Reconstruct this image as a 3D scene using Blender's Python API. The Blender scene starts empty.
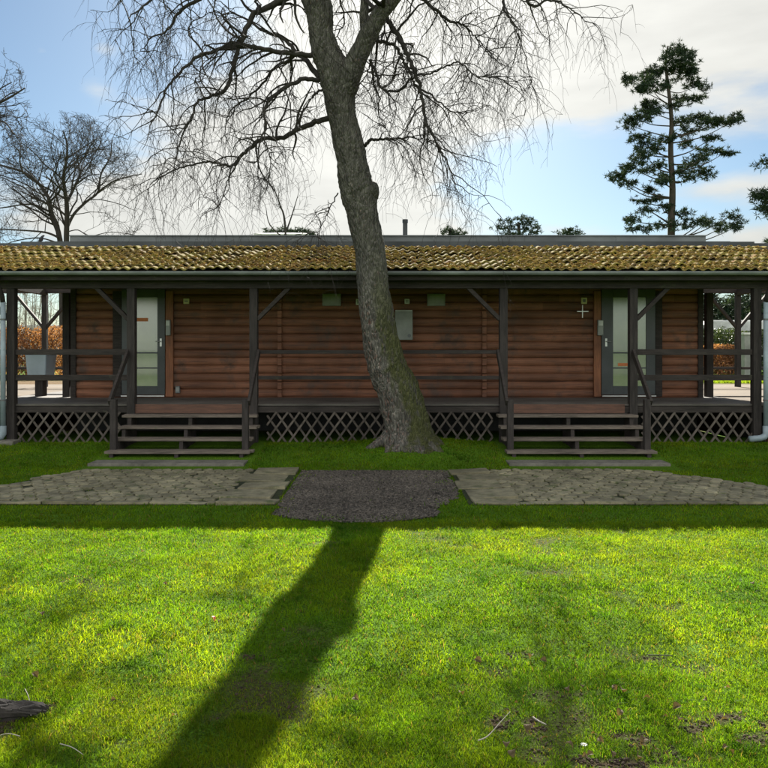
import bpy, math, random
import numpy as np
from mathutils import Vector, Matrix, noise as mn
random.seed(7); rng = np.random.default_rng(11)
R = math.radians
scene = bpy.context.scene
# ------------------------------------------------------------------ camera, sky, sun
EYE = 1.75; F = 770.0; CX = 384.0; HZ = 352.0
cam_d = bpy.data.cameras.new('camera'); cam = bpy.data.objects.new('camera', cam_d)
scene.collection.objects.link(cam); scene.camera = cam
cam.location = (0, 0, EYE); cam.rotation_euler = (R(90), 0, 0)
cam_d.sensor_width = 36; cam_d.lens = 36*F/768; cam_d.shift_y = (HZ-384)/768
cam_d.clip_start = 0.05; cam_d.clip_end = 3000
SUN_EL = 30.0; SUN_AZ = 0.6         # degrees; azimuth measured from +Y towards +X
sun_d = bpy.data.lights.new('sun', 'SUN'); sun = bpy.data.objects.new('sun', sun_d)
scene.collection.objects.link(sun)
sun_d.energy = 5.0; sun_d.angle = R(0.6); sun_d.color = (1.0, 0.95, 0.85)
sdir = Vector((math.sin(R(SUN_AZ))*math.cos(R(SUN_EL)), math.cos(R(SUN_AZ))*math.cos(R(SUN_EL)), math.sin(R(SUN_EL))))
sun.rotation_euler = sdir.to_track_quat('Z', 'Y').to_euler(); sun.location = sdir*60
world = bpy.data.worlds.new('World'); scene.world = world; world.use_nodes = True
vs = scene.view_settings; vs.view_transform = 'Standard'; vs.look = 'None'; vs.gamma = 1; vs.use_curve_mapping = False
vs.exposure = 1.9
scene.render.engine = 'CYCLES'
scene.cycles.max_bounces = 8; scene.cycles.transparent_max_bounces = 8

def build_world():
    nt = world.node_tree; nt.nodes.clear(); N = nt.nodes; L = nt.links
    def math_(op, a, b=None, c=None, clamp=False):
        n = N.new('ShaderNodeMath'); n.operation = op; n.use_clamp = clamp
        for i, v in enumerate((a, b, c)):
            if v is None: continue
            if isinstance(v, (int, float)): n.inputs[i].default_value = v
            else: L.new(v, n.inputs[i])
        return n.outputs[0]
    out = N.new('ShaderNodeOutputWorld'); bg = N.new('ShaderNodeBackground'); L.new(bg.outputs[0], out.inputs[0])
    sky = N.new('ShaderNodeTexSky'); sky.sky_type = 'NISHITA'; sky.sun_disc = False
    sky.sun_elevation = R(SUN_EL); sky.sun_rotation = R(SUN_AZ); sky.air_density = 1.0; sky.dust_density = 0.6; sky.ozone_density = 2.0
    tc = N.new('ShaderNodeTexCoord'); sep = N.new('ShaderNodeSeparateXYZ'); L.new(tc.outputs['Generated'], sep.inputs[0])
    X, Y, Z = sep.outputs
    az = math_('ARCTAN2', X, Y); el = math_('ARCSINE', Z)
    # clouds: stretched noise on the direction
    mp = N.new('ShaderNodeMapping'); L.new(tc.outputs['Generated'], mp.inputs[0]); mp.inputs['Scale'].default_value = (2.2, 2.2, 7.5)
    mp.inputs['Location'].default_value = (3.1, 0.4, 1.2)
    nz = N.new('ShaderNodeTexNoise'); L.new(mp.outputs[0], nz.inputs[0]); nz.inputs['Scale'].default_value = 1.6
    nz.inputs['Detail'].default_value = 8; nz.inputs['Roughness'].default_value = 0.55; nz.inputs['Distortion'].default_value = 0.25
    n2 = N.new('ShaderNodeTexNoise'); L.new(mp.outputs[0], n2.inputs[0]); n2.inputs['Scale'].default_value = 5.0; n2.inputs['Detail'].default_value = 6
    def blob(px, py, wx, wy, s):
        a0 = math.atan((px-CX)/F); e0 = math.atan((HZ-py)/F*math.cos(a0))
        da = math_('DIVIDE', math_('SUBTRACT', az, a0), wx/F); de = math_('DIVIDE', math_('SUBTRACT', el, e0), wy/F)
        r2 = math_('ADD', math_('MULTIPLY', da, da), math_('MULTIPLY', de, de))
        return math_('MULTIPLY', math_('EXPONENT', math_('MULTIPLY', r2, -1.0)), s)
    tot = math_('MULTIPLY', math_('SUBTRACT', nz.outputs[0], 0.5), 1.9)
    tot = math_('ADD', tot, math_('MULTIPLY', math_('SUBTRACT', n2.outputs[0], 0.5), 0.6))
    for b in [(720, -10, 260, 95, 1.15), (560, 40, 120, 75, .8), (400, 20, 120, 120, .55), (250, 165, 150, 75, .85), (140, 215, 170, 45, .75), (380, 200, 120, 50, .45),
              (700, 190, 110, 14, .75), (440, 232, 260, 14, .55), (740, 240, 130, 12, .6), (102, 48, 20, 11, .85), (42, 50, 12, 8, .8), (92, 88, 26, 12, .45), (384, -150, 420, 110, .8), (372, 215, 60, 60, .5), (345, 60, 60, 130, .4),
              (600, 170, 110, 45, -.45), (40, 60, 130, 80, -.45)]:
        tot = math_('ADD', tot, blob(*b))
    mr = N.new('ShaderNodeMapRange'); mr.interpolation_type = 'SMOOTHSTEP'; L.new(tot, mr.inputs[0])
    mr.inputs[1].default_value = 0.12; mr.inputs[2].default_value = 0.85; mr.inputs[3].default_value = 0; mr.inputs[4].default_value = 0.93
    # cloud brightness: brighter towards the sun
    vm = N.new('ShaderNodeVectorMath'); vm.operation = 'DOT_PRODUCT'; L.new(tc.outputs['Generated'], vm.inputs[0]); vm.inputs[1].default_value = sdir
    glow = math_('POWER', math_('MAXIMUM', vm.outputs['Value'], 0.0), 10.0)
    cb = math_('ADD', math_('MULTIPLY', glow, CLOUD_GLOW), CLOUD_BASE)
    # added fill: unseen clouds behind the camera brightened to lift the shaded porch
    rr = N.new('ShaderNodeMapRange'); rr.interpolation_type = 'SMOOTHSTEP'; L.new(Y, rr.inputs[0]); rr.inputs[1].default_value = 0.35; rr.inputs[2].default_value = -0.45; rr.inputs[3].default_value = 0; rr.inputs[4].default_value = CLOUD_REAR_FILL
    cb = math_('ADD', cb, rr.outputs[0]); tot = math_('ADD', tot, math_('MULTIPLY', rr.outputs[0], .5/CLOUD_REAR_FILL))
    L.new(tot, mr.inputs[0])
    cb = math_('MULTIPLY', cb, math_('ADD', math_('MULTIPLY', n2.outputs[0], 0.35), 0.82))
    cc = N.new('ShaderNodeVectorMath'); cc.operation = 'SCALE'; cc.inputs[0].default_value = (1.0, 0.985, 0.91); L.new(cb, cc.inputs['Scale'])
    # compress the very bright zone around the sun, so that it keeps its tint
    mix = N.new('ShaderNodeMix'); mix.data_type = 'RGBA'; L.new(mr.outputs[0], mix.inputs[0])
    gm = N.new('ShaderNodeVectorMath'); gm.operation = 'MULTIPLY'; gm.inputs[1].default_value = SKY_TINT; L.new(sky.outputs[0], gm.inputs[0])
    L.new(gm.outputs[0], mix.inputs[6]); L.new(cc.outputs[0], mix.inputs[7])
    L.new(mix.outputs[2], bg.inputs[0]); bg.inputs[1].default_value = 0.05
CLOUD_GLOW = 2.2; CLOUD_BASE = 3.8; CLOUD_REAR_FILL = 11.0; SKY_TINT = (.42, .50, .535)
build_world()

# ------------------------------------------------------------------ helpers
def P(px, py, D): return Vector(((px-CX)/F*D, D, EYE+(HZ-py)/F*D))
def sstep(a, b, x):
    t = np.clip((np.asarray(x, float)-a)/(b-a), 0, 1); return t*t*(3-2*t)
def tag(o, label=None, cat=None, group=None, kind=None):
    if label: o['label'] = label
    if cat: o['category'] = cat
    if group: o['group'] = group
    if kind: o['kind'] = kind
    return o
def empty(name, loc=(0, 0, 0), rz=0):
    o = bpy.data.objects.new(name, None); scene.collection.objects.link(o); o.location = loc; o.rotation_euler.z = rz; o.empty_display_size = .2
    return o
class MB:
    def __init__(s): s.v = []; s.f = []
    def add(s, vs_, fs):
        b = len(s.v); s.v += [tuple(v) for v in vs_]; s.f += [tuple(i+b for i in f) for f in fs]
    def box(s, x0, x1, y0, y1, z0, z1):
        s.add([(x0,y0,z0),(x1,y0,z0),(x1,y1,z0),(x0,y1,z0),(x0,y0,z1),(x1,y0,z1),(x1,y1,z1),(x0,y1,z1)],
              [(0,3,2,1),(4,5,6,7),(0,1,5,4),(1,2,6,5),(2,3,7,6),(3,0,4,7)]); return s
    def bar(s, a, b, w, h, up=(0, 0, 1)):
        a = Vector(a); b = Vector(b); d = (b-a).normalized(); u = Vector(up); sd = d.cross(u)
        if sd.length < 1e-4: sd = d.cross(Vector((0, 1, 0)))
        sd.normalize(); u = sd.cross(d).normalized(); vs_ = []
        for p in (a, b):
            for (i, j) in ((-1,-1),(1,-1),(1,1),(-1,1)): vs_.append(p+sd*(i*w/2)+u*(j*h/2))
        s.add(vs_, [(0,1,2,3),(7,6,5,4),(0,4,5,1),(1,5,6,2),(2,6,7,3),(3,7,4,0)]); return s
    def tube(s, pts, rad, n=8, cap=True, wob=None):
        pts = [Vector(p) for p in pts]; m = len(pts)
        if not hasattr(rad, '__len__'): rad = [rad]*m
        t = (pts[1]-pts[0]).normalized(); a = t.cross(Vector((0, 0, 1)))
        if a.length < .1: a = t.cross(Vector((1, 0, 0)))
        a.normalize(); vs_ = []; fs = []
        for i, p in enumerate(pts):
            t = (pts[min(i+1, m-1)]-pts[max(i-1, 0)])
            if t.length < 1e-9: t = Vector((0, 0, 1))
            t.normalize(); a = (a-t*a.dot(t))
            if a.length < 1e-6: a = t.orthogonal()
            a.normalize(); b = t.cross(a)
            for k in range(n):
                an = 2*math.pi*k/n; r = rad[i]
                if wob: r *= wob(i, k)
                vs_.append(p+a*(math.cos(an)*r)+b*(math.sin(an)*r))
        for i in range(m-1):
            for k in range(n): fs.append((i*n+k, i*n+(k+1) % n, (i+1)*n+(k+1) % n, (i+1)*n+k))
        if cap: fs.append(tuple(range(n-1, -1, -1))); fs.append(tuple((m-1)*n+k for k in range(n)))
        s.add(vs_, fs); return s
    def build(s, name, mat, parent=None, smooth=False, bevel=0):
        me = bpy.data.meshes.new(name); me.from_pydata(s.v, [], s.f); me.update(); me.materials.append(mat)
        o = bpy.data.objects.new(name, me); scene.collection.objects.link(o)
        if parent:
            o.parent = parent
            if parent.location.length > 0 or parent.rotation_euler.z: pass
        if smooth: me.polygons.foreach_set('use_smooth', [True]*len(me.polygons))
        if bevel:
            b = o.modifiers.new('bevel', 'BEVEL'); b.width = bevel; b.segments = 2; b.limit_method = 'ANGLE'
        return o
def npmesh(name, V, Fq, mat, parent=None, col=None, smooth=False):
    """V (n,3), Fq (m,k) constant-size polys (list of arrays allowed)"""
    me = bpy.data.meshes.new(name)
    if not isinstance(Fq, list): Fq = [Fq]
    loops = np.concatenate([f.ravel() for f in Fq]).astype(np.int32)
    tot = np.concatenate([np.full(len(f), f.shape[1], np.int32) for f in Fq]); st = np.concatenate([[0], np.cumsum(tot)[:-1]]).astype(np.int32)
    me.vertices.add(len(V)); me.vertices.foreach_set('co', np.ascontiguousarray(V, dtype=np.float32).ravel())
    me.loops.add(len(loops)); me.loops.foreach_set('vertex_index', loops)
    me.polygons.add(len(tot)); me.polygons.foreach_set('loop_start', st); me.polygons.foreach_set('loop_total', tot)
    me.update(calc_edges=True); me.validate()
    if col is not None:
        a = me.color_attributes.new('tint', 'FLOAT_COLOR', 'POINT'); a.data.foreach_set('color', np.ascontiguousarray(col, dtype=np.float32).ravel())
    me.materials.append(mat)
    if smooth: me.polygons.foreach_set('use_smooth', np.ones(len(tot), bool))
    o = bpy.data.objects.new(name, me); scene.collection.objects.link(o)
    if parent: o.parent = parent
    return o
def vnoise(x, y, s, seed=0):
    """smooth value noise on numpy arrays"""
    g = np.random.default_rng(seed).random((64, 64)); x = np.asarray(x)/s+31.7; y = np.asarray(y)/s+17.3
    xi = np.floor(x).astype(int); yi = np.floor(y).astype(int); fx = x-xi; fy = y-yi; fx = fx*fx*(3-2*fx); fy = fy*fy*(3-2*fy)
    a = g[xi % 64, yi % 64]; b = g[(xi+1) % 64, yi % 64]; c = g[xi % 64, (yi+1) % 64]; d = g[(xi+1) % 64, (yi+1) % 64]
    return (a*(1-fx)+b*fx)*(1-fy)+(c*(1-fx)+d*fx)*fy
def fbm(x, y, s, seed=0): return .5*vnoise(x, y, s, seed)+.3*vnoise(x, y, s*.45, seed+1)+.2*vnoise(x, y, s*.2, seed+2)

# ------------------------------------------------------------------ materials
def mat(name, c1, c2=None, rough=.8, scale=8, stretch=(1, 1, 1), bump=.3, bscale=None, spec=.3, c3=None, detail=6, metal=0, transl=0, tint=False, rand=0, wear=None):
    m = bpy.data.materials.new(name); m.use_nodes = True; nt = m.node_tree; N = nt.nodes; L = nt.links
    b = N['Principled BSDF']; b.inputs['Roughness'].default_value = rough; b.inputs['Metallic'].default_value = metal
    b.inputs['Specular IOR Level'].default_value = spec
    c2 = c2 or tuple(v*.6 for v in c1)
    tc = N.new('ShaderNodeTexCoord'); mp = N.new('ShaderNodeMapping'); L.new(tc.outputs['Object'], mp.inputs[0]); mp.inputs['Scale'].default_value = stretch
    nz = N.new('ShaderNodeTexNoise'); nz.inputs['Scale'].default_value = scale; nz.inputs['Detail'].default_value = detail; nz.inputs['Roughness'].default_value = .62; L.new(mp.outputs[0], nz.inputs[0])
    cr = N.new('ShaderNodeValToRGB'); L.new(nz.outputs[0], cr.inputs[0]); e = cr.color_ramp.elements
    e[0].position = .32; e[0].color = (*c2, 1); e[1].position = .68; e[1].color = (*c1, 1)
    if c3: x = e.new(.5); x.color = (*c3, 1)
    colout = cr.outputs[0]
    n3 = N.new('ShaderNodeTexNoise'); n3.inputs['Scale'].default_value = 1.3; n3.inputs['Detail'].default_value = 3; L.new(tc.outputs['Object'], n3.inputs[0])
    mx = N.new('ShaderNodeMix'); mx.data_type = 'RGBA'; mx.blend_type = 'MULTIPLY'; mx.inputs[0].default_value = 1
    mr = N.new('ShaderNodeMapRange'); L.new(n3.outputs[0], mr.inputs[0]); mr.inputs[1].default_value = .3; mr.inputs[2].default_value = .7; mr.inputs[3].default_value = .72; mr.inputs[4].default_value = 1.22
    L.new(colout, mx.inputs[6]); L.new(mr.outputs[0], mx.inputs[7]); colout = mx.outputs[2]
    if rand:
        gi = N.new('ShaderNodeNewGeometry'); r2 = N.new('ShaderNodeMapRange'); L.new(gi.outputs['Random Per Island'], r2.inputs[0]); r2.inputs[3].default_value = 1-rand; r2.inputs[4].default_value = 1+rand
        m3 = N.new('ShaderNodeMix'); m3.data_type = 'RGBA'; m3.blend_type = 'MULTIPLY'; m3.inputs[0].default_value = 1; L.new(colout, m3.inputs[6]); L.new(r2.outputs[0], m3.inputs[7]); colout = m3.outputs[2]
    if wear:   # (colour, scale, threshold)
        nw = N.new('ShaderNodeTexNoise'); nw.inputs['Scale'].default_value = wear[1]; nw.inputs['Detail'].default_value = 8; nw.inputs['Roughness'].default_value = .7; L.new(tc.outputs['Object'], nw.inputs[0])
        rw = N.new('ShaderNodeMapRange'); L.new(nw.outputs[0], rw.inputs[0]); rw.inputs[1].default_value = wear[2]; rw.inputs[2].default_value = wear[2]+.12
        mw = N.new('ShaderNodeMix'); mw.data_type = 'RGBA'; L.new(rw.outputs[0], mw.inputs[0]); L.new(colout, mw.inputs[6]); mw.inputs[7].default_value = (*wear[0], 1); colout = mw.outputs[2]
    if tint:
        at = N.new('ShaderNodeAttribute'); at.attribute_name = 'tint'; m4 = N.new('ShaderNodeMix'); m4.data_type = 'RGBA'; m4.blend_type = 'MULTIPLY'; m4.inputs[0].default_value = 1
        L.new(colout, m4.inputs[6]); L.new(at.outputs['Color'], m4.inputs[7]); colout = m4.outputs[2]
    L.new(colout, b.inputs['Base Color'])
    if bump:
        nb = N.new('ShaderNodeTexNoise'); nb.inputs['Scale'].default_value = bscale or scale*3; nb.inputs['Detail'].default_value = 5; L.new(mp.outputs[0], nb.inputs[0])
        bp = N.new('ShaderNodeBump'); bp.inputs['Strength'].default_value = bump; bp.inputs['Distance'].default_value = .01; L.new(nb.outputs[0], bp.inputs['Height']); L.new(bp.outputs[0], b.inputs['Normal'])
    if transl:
        tr = N.new('ShaderNodeBsdfTranslucent'); ms = N.new('ShaderNodeMixShader'); ms.inputs[0].default_value = transl
        tm = N.new('ShaderNodeMix'); tm.data_type = 'RGBA'; tm.blend_type = 'MULTIPLY'; tm.inputs[0].default_value = 1; L.new(colout, tm.inputs[6]); tm.inputs[7].default_value = (1.5, 1.35, .6, 1)
        L.new(tm.outputs[2], tr.inputs[0]); L.new(b.outputs[0], ms.inputs[1]); L.new(tr.outputs[0], ms.inputs[2]); L.new(ms.outputs[0], N['Material Output'].inputs[0])
    return m
M = {}
M['log'] = mat('log_wood', (.24,.10,.058), (.105,.047,.031), rough=.62, scale=5, stretch=(.35,3,9), bump=.35, bscale=9, c3=(.20,.085,.047), wear=((.10,.06,.045), 1.7, .52), rand=.22)
M['trim'] = mat('reddish_trim', (.30,.12,.055), (.17,.065,.035), rough=.6, scale=9, stretch=(4,4,.5))
M['dark'] = mat('dark_weathered_wood', (.046,.038,.035), (.019,.016,.015), rough=.8, scale=6, stretch=(6,6,.7), bump=.4)
M['darkh'] = mat('dark_rail_wood', (.048,.038,.034), (.020,.0165,.015), rough=.8, scale=6, stretch=(.6,6,6), bump=.4, wear=((.055,.058,.036), 4, .60))
M['deck'] = mat('deck_boards', (.13,.115,.10), (.06,.055,.05), rough=.75, scale=6, stretch=(.5,5,5), bump=.4, rand=.18)
M['tread'] = mat('stair_treads', (.19,.155,.125), (.075,.062,.052), rough=.75, scale=7, stretch=(.5,6,6), bump=.5, rand=.15, wear=((.08,.10,.05), 3, .62))
M['lattice'] = mat('lattice_slats', (.12,.10,.085), (.055,.045,.038), rough=.8, scale=9, rand=.22)
M['riser'] = mat('stained_riser', (.15,.075,.05), (.08,.045,.035), rough=.75, scale=6, stretch=(.6,5,5))
M['door'] = mat('door_paint', (.045,.05,.055), (.028,.032,.036), rough=.4, scale=3, bump=.05, spec=.5)
M['steelgrey'] = mat('grey_metal', (.17,.18,.185), (.11,.115,.12), rough=.45, scale=3, stretch=(.3,1,1), bump=.05, metal=.3)
M['flash'] = mat('dark_roof_sheet', (.095,.10,.105), (.055,.06,.063), rough=.6, scale=3, stretch=(.3,1,1), bump=.1, wear=((.05,.06,.035), 3, .6))
M['pipe'] = mat('pipe_plastic', (.30,.36,.40), (.20,.25,.28), rough=.4, scale=4, bump=.05, wear=((.12,.15,.12), 5, .6))
M['gutter'] = mat('gutter_zinc', (.26,.28,.28), (.15,.165,.165), rough=.5, scale=5, stretch=(.5,1,1), bump=.05, metal=.2)
M['white'] = mat('white_paint', (.62,.63,.60), (.45,.46,.44), rough=.5, scale=4, bump=.05)
M['pane'] = mat('frosted_pane', (.15,.18,.085), (.10,.125,.06), rough=.22, scale=1.2, bump=.0, spec=1.0)
M['pane'].node_tree.nodes['Principled BSDF'].inputs['IOR'].default_value = 1.85
M['panel'] = mat('pale_panel', (.26,.27,.25), (.2,.21,.195), rough=.4, scale=5, bump=.05)
M['cream'] = mat('cream_sign', (.65,.60,.32), (.5,.46,.25), rough=.5, scale=20, bump=0)
M['orange'] = mat('orange_sticker', (.62,.20,.07), (.5,.15,.05), rough=.5, scale=20, bump=0)
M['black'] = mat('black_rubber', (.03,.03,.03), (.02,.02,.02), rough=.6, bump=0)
M['steel'] = mat('bright_steel', (.6,.6,.58), (.5,.5,.5), rough=.3, metal=.8, bump=0)
M['tile'] = mat('old_roof_tile', (.22,.105,.045), (.09,.058,.036), rough=.9, scale=7, bump=.6, bscale=40, c3=(.15,.115,.05), wear=((.20,.17,.04), 4.5, .45), spec=.02)
M['moss'] = mat('roof_moss', (.40,.32,.055), (.19,.15,.035), c3=(.30,.20,.06), wear=((.30,.15,.05), 2.2, .55), rough=1, scale=9, bump=.6, rand=.35, spec=.05, transl=.25)
M['concrete'] = mat('path_slab', (.35,.32,.22), (.20,.185,.13), rough=.9, scale=6, bump=.5, bscale=50, rand=.12, wear=((.10,.12,.05), 4, .60))
M['paver'] = mat('hex_paver', (.27,.24,.15), (.13,.118,.075), rough=.9, scale=7, bump=.5, bscale=50, rand=.22, wear=((.07,.09,.03), 5, .55))
M['joint'] = mat('mossy_joint', (.035,.045,.014), (.018,.018,.010), rough=1, scale=12, bump=.8)
M['terrace'] = mat('terrace_paving', (.095,.062,.028), (.07,.046,.022), rough=.9, scale=3, bump=.3)
M['gravel'] = mat('gravel_stones', (.13,.11,.088), (.038,.033,.028), rough=.85, scale=30, bump=.3, rand=.55)
M['gravelbed'] = mat('gravel_bed', (.07,.062,.052), (.04,.035,.033), rough=1, scale=40, bump=1)
M['brick'] = mat('grey_block', (.19,.175,.145), (.10,.095,.08), rough=.9, scale=12, bump=.5)
M['soil'] = mat('soil_clods', (.075,.052,.034), (.03,.021,.015), rough=1, scale=20, bump=.8, rand=.3)
M['oakbark'] = mat('grey_bark', (.06,.053,.047), (.03,.027,.025), rough=.95, scale=8, stretch=(2,2,.5), bump=.6)
M['darkbark'] = mat('dark_bark', (.05,.043,.038), (.025,.022,.02), rough=.95, scale=8, stretch=(2,2,.5), bump=.4)
M['pinebark'] = mat('pine_bark', (.075,.06,.048), (.035,.03,.025), rough=.95, scale=8, stretch=(2,2,.5), bump=.6)
M['twig'] = mat('birch_twigs', (.035,.028,.026), (.02,.017,.016), rough=.8, scale=5, bump=0)
M['needle'] = mat('pine_needles', (.04,.062,.038), (.02,.034,.025), rough=.8, scale=.8, bump=0, transl=.15, rand=.3, spec=.1)
M['laurel'] = mat('laurel_leaves', (.07,.10,.035), (.03,.05,.02), rough=.45, scale=2, bump=0, transl=.25, rand=.4)
M['beech'] = mat('beech_leaves', (.33,.17,.095), (.17,.085,.05), rough=.8, scale=1.5, bump=0, transl=.45, rand=.4)
M['dryleaf'] = mat('dry_leaf', (.15,.11,.05), (.07,.05,.025), rough=.8, scale=30, bump=0, transl=.3, rand=.4)
M['paletwig'] = mat('pale_twig', (.45,.41,.35), (.25,.22,.18), rough=.8, scale=15, bump=0)
M['palewood'] = mat('pale_saplings', (.36,.33,.28), (.16,.14,.12), rough=.9, scale=3, bump=0, rand=.4)
M['grass'] = mat('grass_blades', (1, 1, 1), (.8,.8,.8), rough=.6, scale=1.5, bump=0, transl=.6, tint=True, spec=.05)
M['basin'] = mat('light_blue_plastic', (.42,.50,.58), (.36,.43,.5), rough=.45, scale=3, bump=.03)
M['bird'] = mat('dark_feathers', (.05,.05,.055), (.03,.03,.035), rough=.7, scale=30, bump=.2)

def ground_mat():
    m = bpy.data.materials.new('lawn_soil'); m.use_nodes = True; N = m.node_tree.nodes; L = m.node_tree.links; b = N['Principled BSDF']
    b.inputs['Roughness'].default_value = 1; b.inputs['Specular IOR Level'].default_value = .05
    tc = N.new('ShaderNodeTexCoord')
    n1 = N.new('ShaderNodeTexNoise'); n1.inputs['Scale'].default_value = 60; n1.inputs['Detail'].default_value = 5; L.new(tc.outputs['Object'], n1.inputs[0])
    c1 = N.new('ShaderNodeValToRGB'); L.new(n1.outputs[0], c1.inputs[0]); c1.color_ramp.elements[0].position = .35; c1.color_ramp.elements[1].position = .65
    c1.color_ramp.elements[0].color = (.03,.06,.008, 1); c1.color_ramp.elements[1].color = (.10,.20,.012, 1)
    at = N.new('ShaderNodeAttribute'); at.attribute_name = 'tint'; sp = N.new('ShaderNodeSeparateColor'); L.new(at.outputs['Color'], sp.inputs[0])
    c2 = N.new('ShaderNodeValToRGB'); L.new(n1.outputs[0], c2.inputs[0]); c2.color_ramp.elements[0].color = (.035,.024,.016, 1); c2.color_ramp.elements[1].color = (.075,.052,.032, 1)
    mx = N.new('ShaderNodeMix'); mx.data_type = 'RGBA'; L.new(sp.outputs[0], mx.inputs[0]); L.new(c1.outputs[0], mx.inputs[6]); L.new(c2.outputs[0], mx.inputs[7])
    # tan forecourt behind the cabin
    c3 = N.new('ShaderNodeMix'); c3.data_type = 'RGBA'; L.new(sp.outputs[1], c3.inputs[0]); L.new(mx.outputs[2], c3.inputs[6]); c3.inputs[7].default_value = (.12,.08,.04, 1)
    L.new(c3.outputs[2], b.inputs['Base Color'])
    bp = N.new('ShaderNodeBump'); bp.inputs['Strength'].default_value = .8; bp.inputs['Distance'].default_value = .02; L.new(n1.outputs[0], bp.inputs['Height']); L.new(bp.outputs[0], b.inputs['Normal'])
    return m

# ------------------------------------------------------------------ ground
SOIL = [(522,704,.12,.06),(490,692,.11,.04),(540,724,.14,.05),(505,722,.10,.04),(640,738,.24,.03),(672,750,.28,.05),(735,724,.26,.04),(755,742,.2,.04),(600,748,.16,.03),(700,734,.22,.03),
        (590,698,.12,.03),(645,657,.14,.02),(520,655,.12,.03),(14,716,.34,.10),(250,655,.08,.03),(620,760,.26,.05)]
SOILW = [((px-CX)/F*(EYE*F/(py-HZ)), EYE*F/(py-HZ), rx*1.0, ry*2.0) for px, py, rx, ry in SOIL]
def soilmask(x, y):
    x = np.asarray(x, float); y = np.asarray(y, float); s = np.zeros_like(x)
    for (a, b, rx, ry) in SOILW: s = np.maximum(s, np.exp(-(((x-a)/rx)**2+((y-b)/ry)**2)*1.0))
    s = s*np.clip((fbm(x, y, .10, 40)-.36)*4.2, 0, 1.25); far = np.clip((fbm(x, y, .6, 55)-.66)*4, 0, .5)
    return np.clip(np.maximum(s, far*(y < 7.7)), 0, 1)
def gz(x, y):
    x = np.asarray(x, float); y = np.asarray(y, float)
    z = .17*sstep(11.6, 13.3, y)*(1-sstep(1.9, 2.3, np.abs(x-3.2))*0)
    z = z+.16*np.exp(-(((x-.5)/1.0)**2+((y-12.7)/.8)**2))
    z = z+.58*sstep(15.6, 21.5, y)
    und = (1-sstep(7.2, 7.9, y))*sstep(-2000, 0, y)
    z = z+und*((fbm(x, y, 1.1, 5)-.5)*.05+(fbm(x, y, .3, 9)-.5)*.022)
    return z
xs = np.concatenate([[-900,-300,-120,-60,-35,-22,-15], np.arange(-11, 11.01, .09), [15,22,35,60,120,300,900]])
ys = np.concatenate([[-900,-200,-60,-25,-12,-6,-3,-1], np.arange(0, 9, .08), np.arange(9, 15, .2), np.arange(15, 24, .7), [26,30,36,45,60,90,150,300,700,1500]])
gx, gy = np.meshgrid(xs, ys); V = np.stack([gx.ravel(), gy.ravel(), gz(gx, gy).ravel()], 1)
nx, ny = len(xs), len(ys); ii = (np.arange(ny-1)[:, None]*nx+np.arange(nx-1)[None, :]).ravel()
Fg = np.stack([ii, ii+1, ii+nx+1, ii+nx], 1)
col = np.zeros((len(V), 4)); col[:, 3] = 1; col[:, 0] = np.clip(soilmask(V[:, 0], V[:, 1])*1.4, 0, 1)
col[:, 1] = ((V[:, 1] > 15.5) & (V[:, 1] < 28) & (V[:, 0] < 8))*1.0 + ((V[:, 1] > 15.5) & (V[:, 1] < 24.5) & (V[:, 0] >= 8))*1.0
M['ground'] = ground_mat()
g = npmesh('ground', V, Fg, M['ground'], col=col, smooth=True); tag(g, kind='structure')

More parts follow.
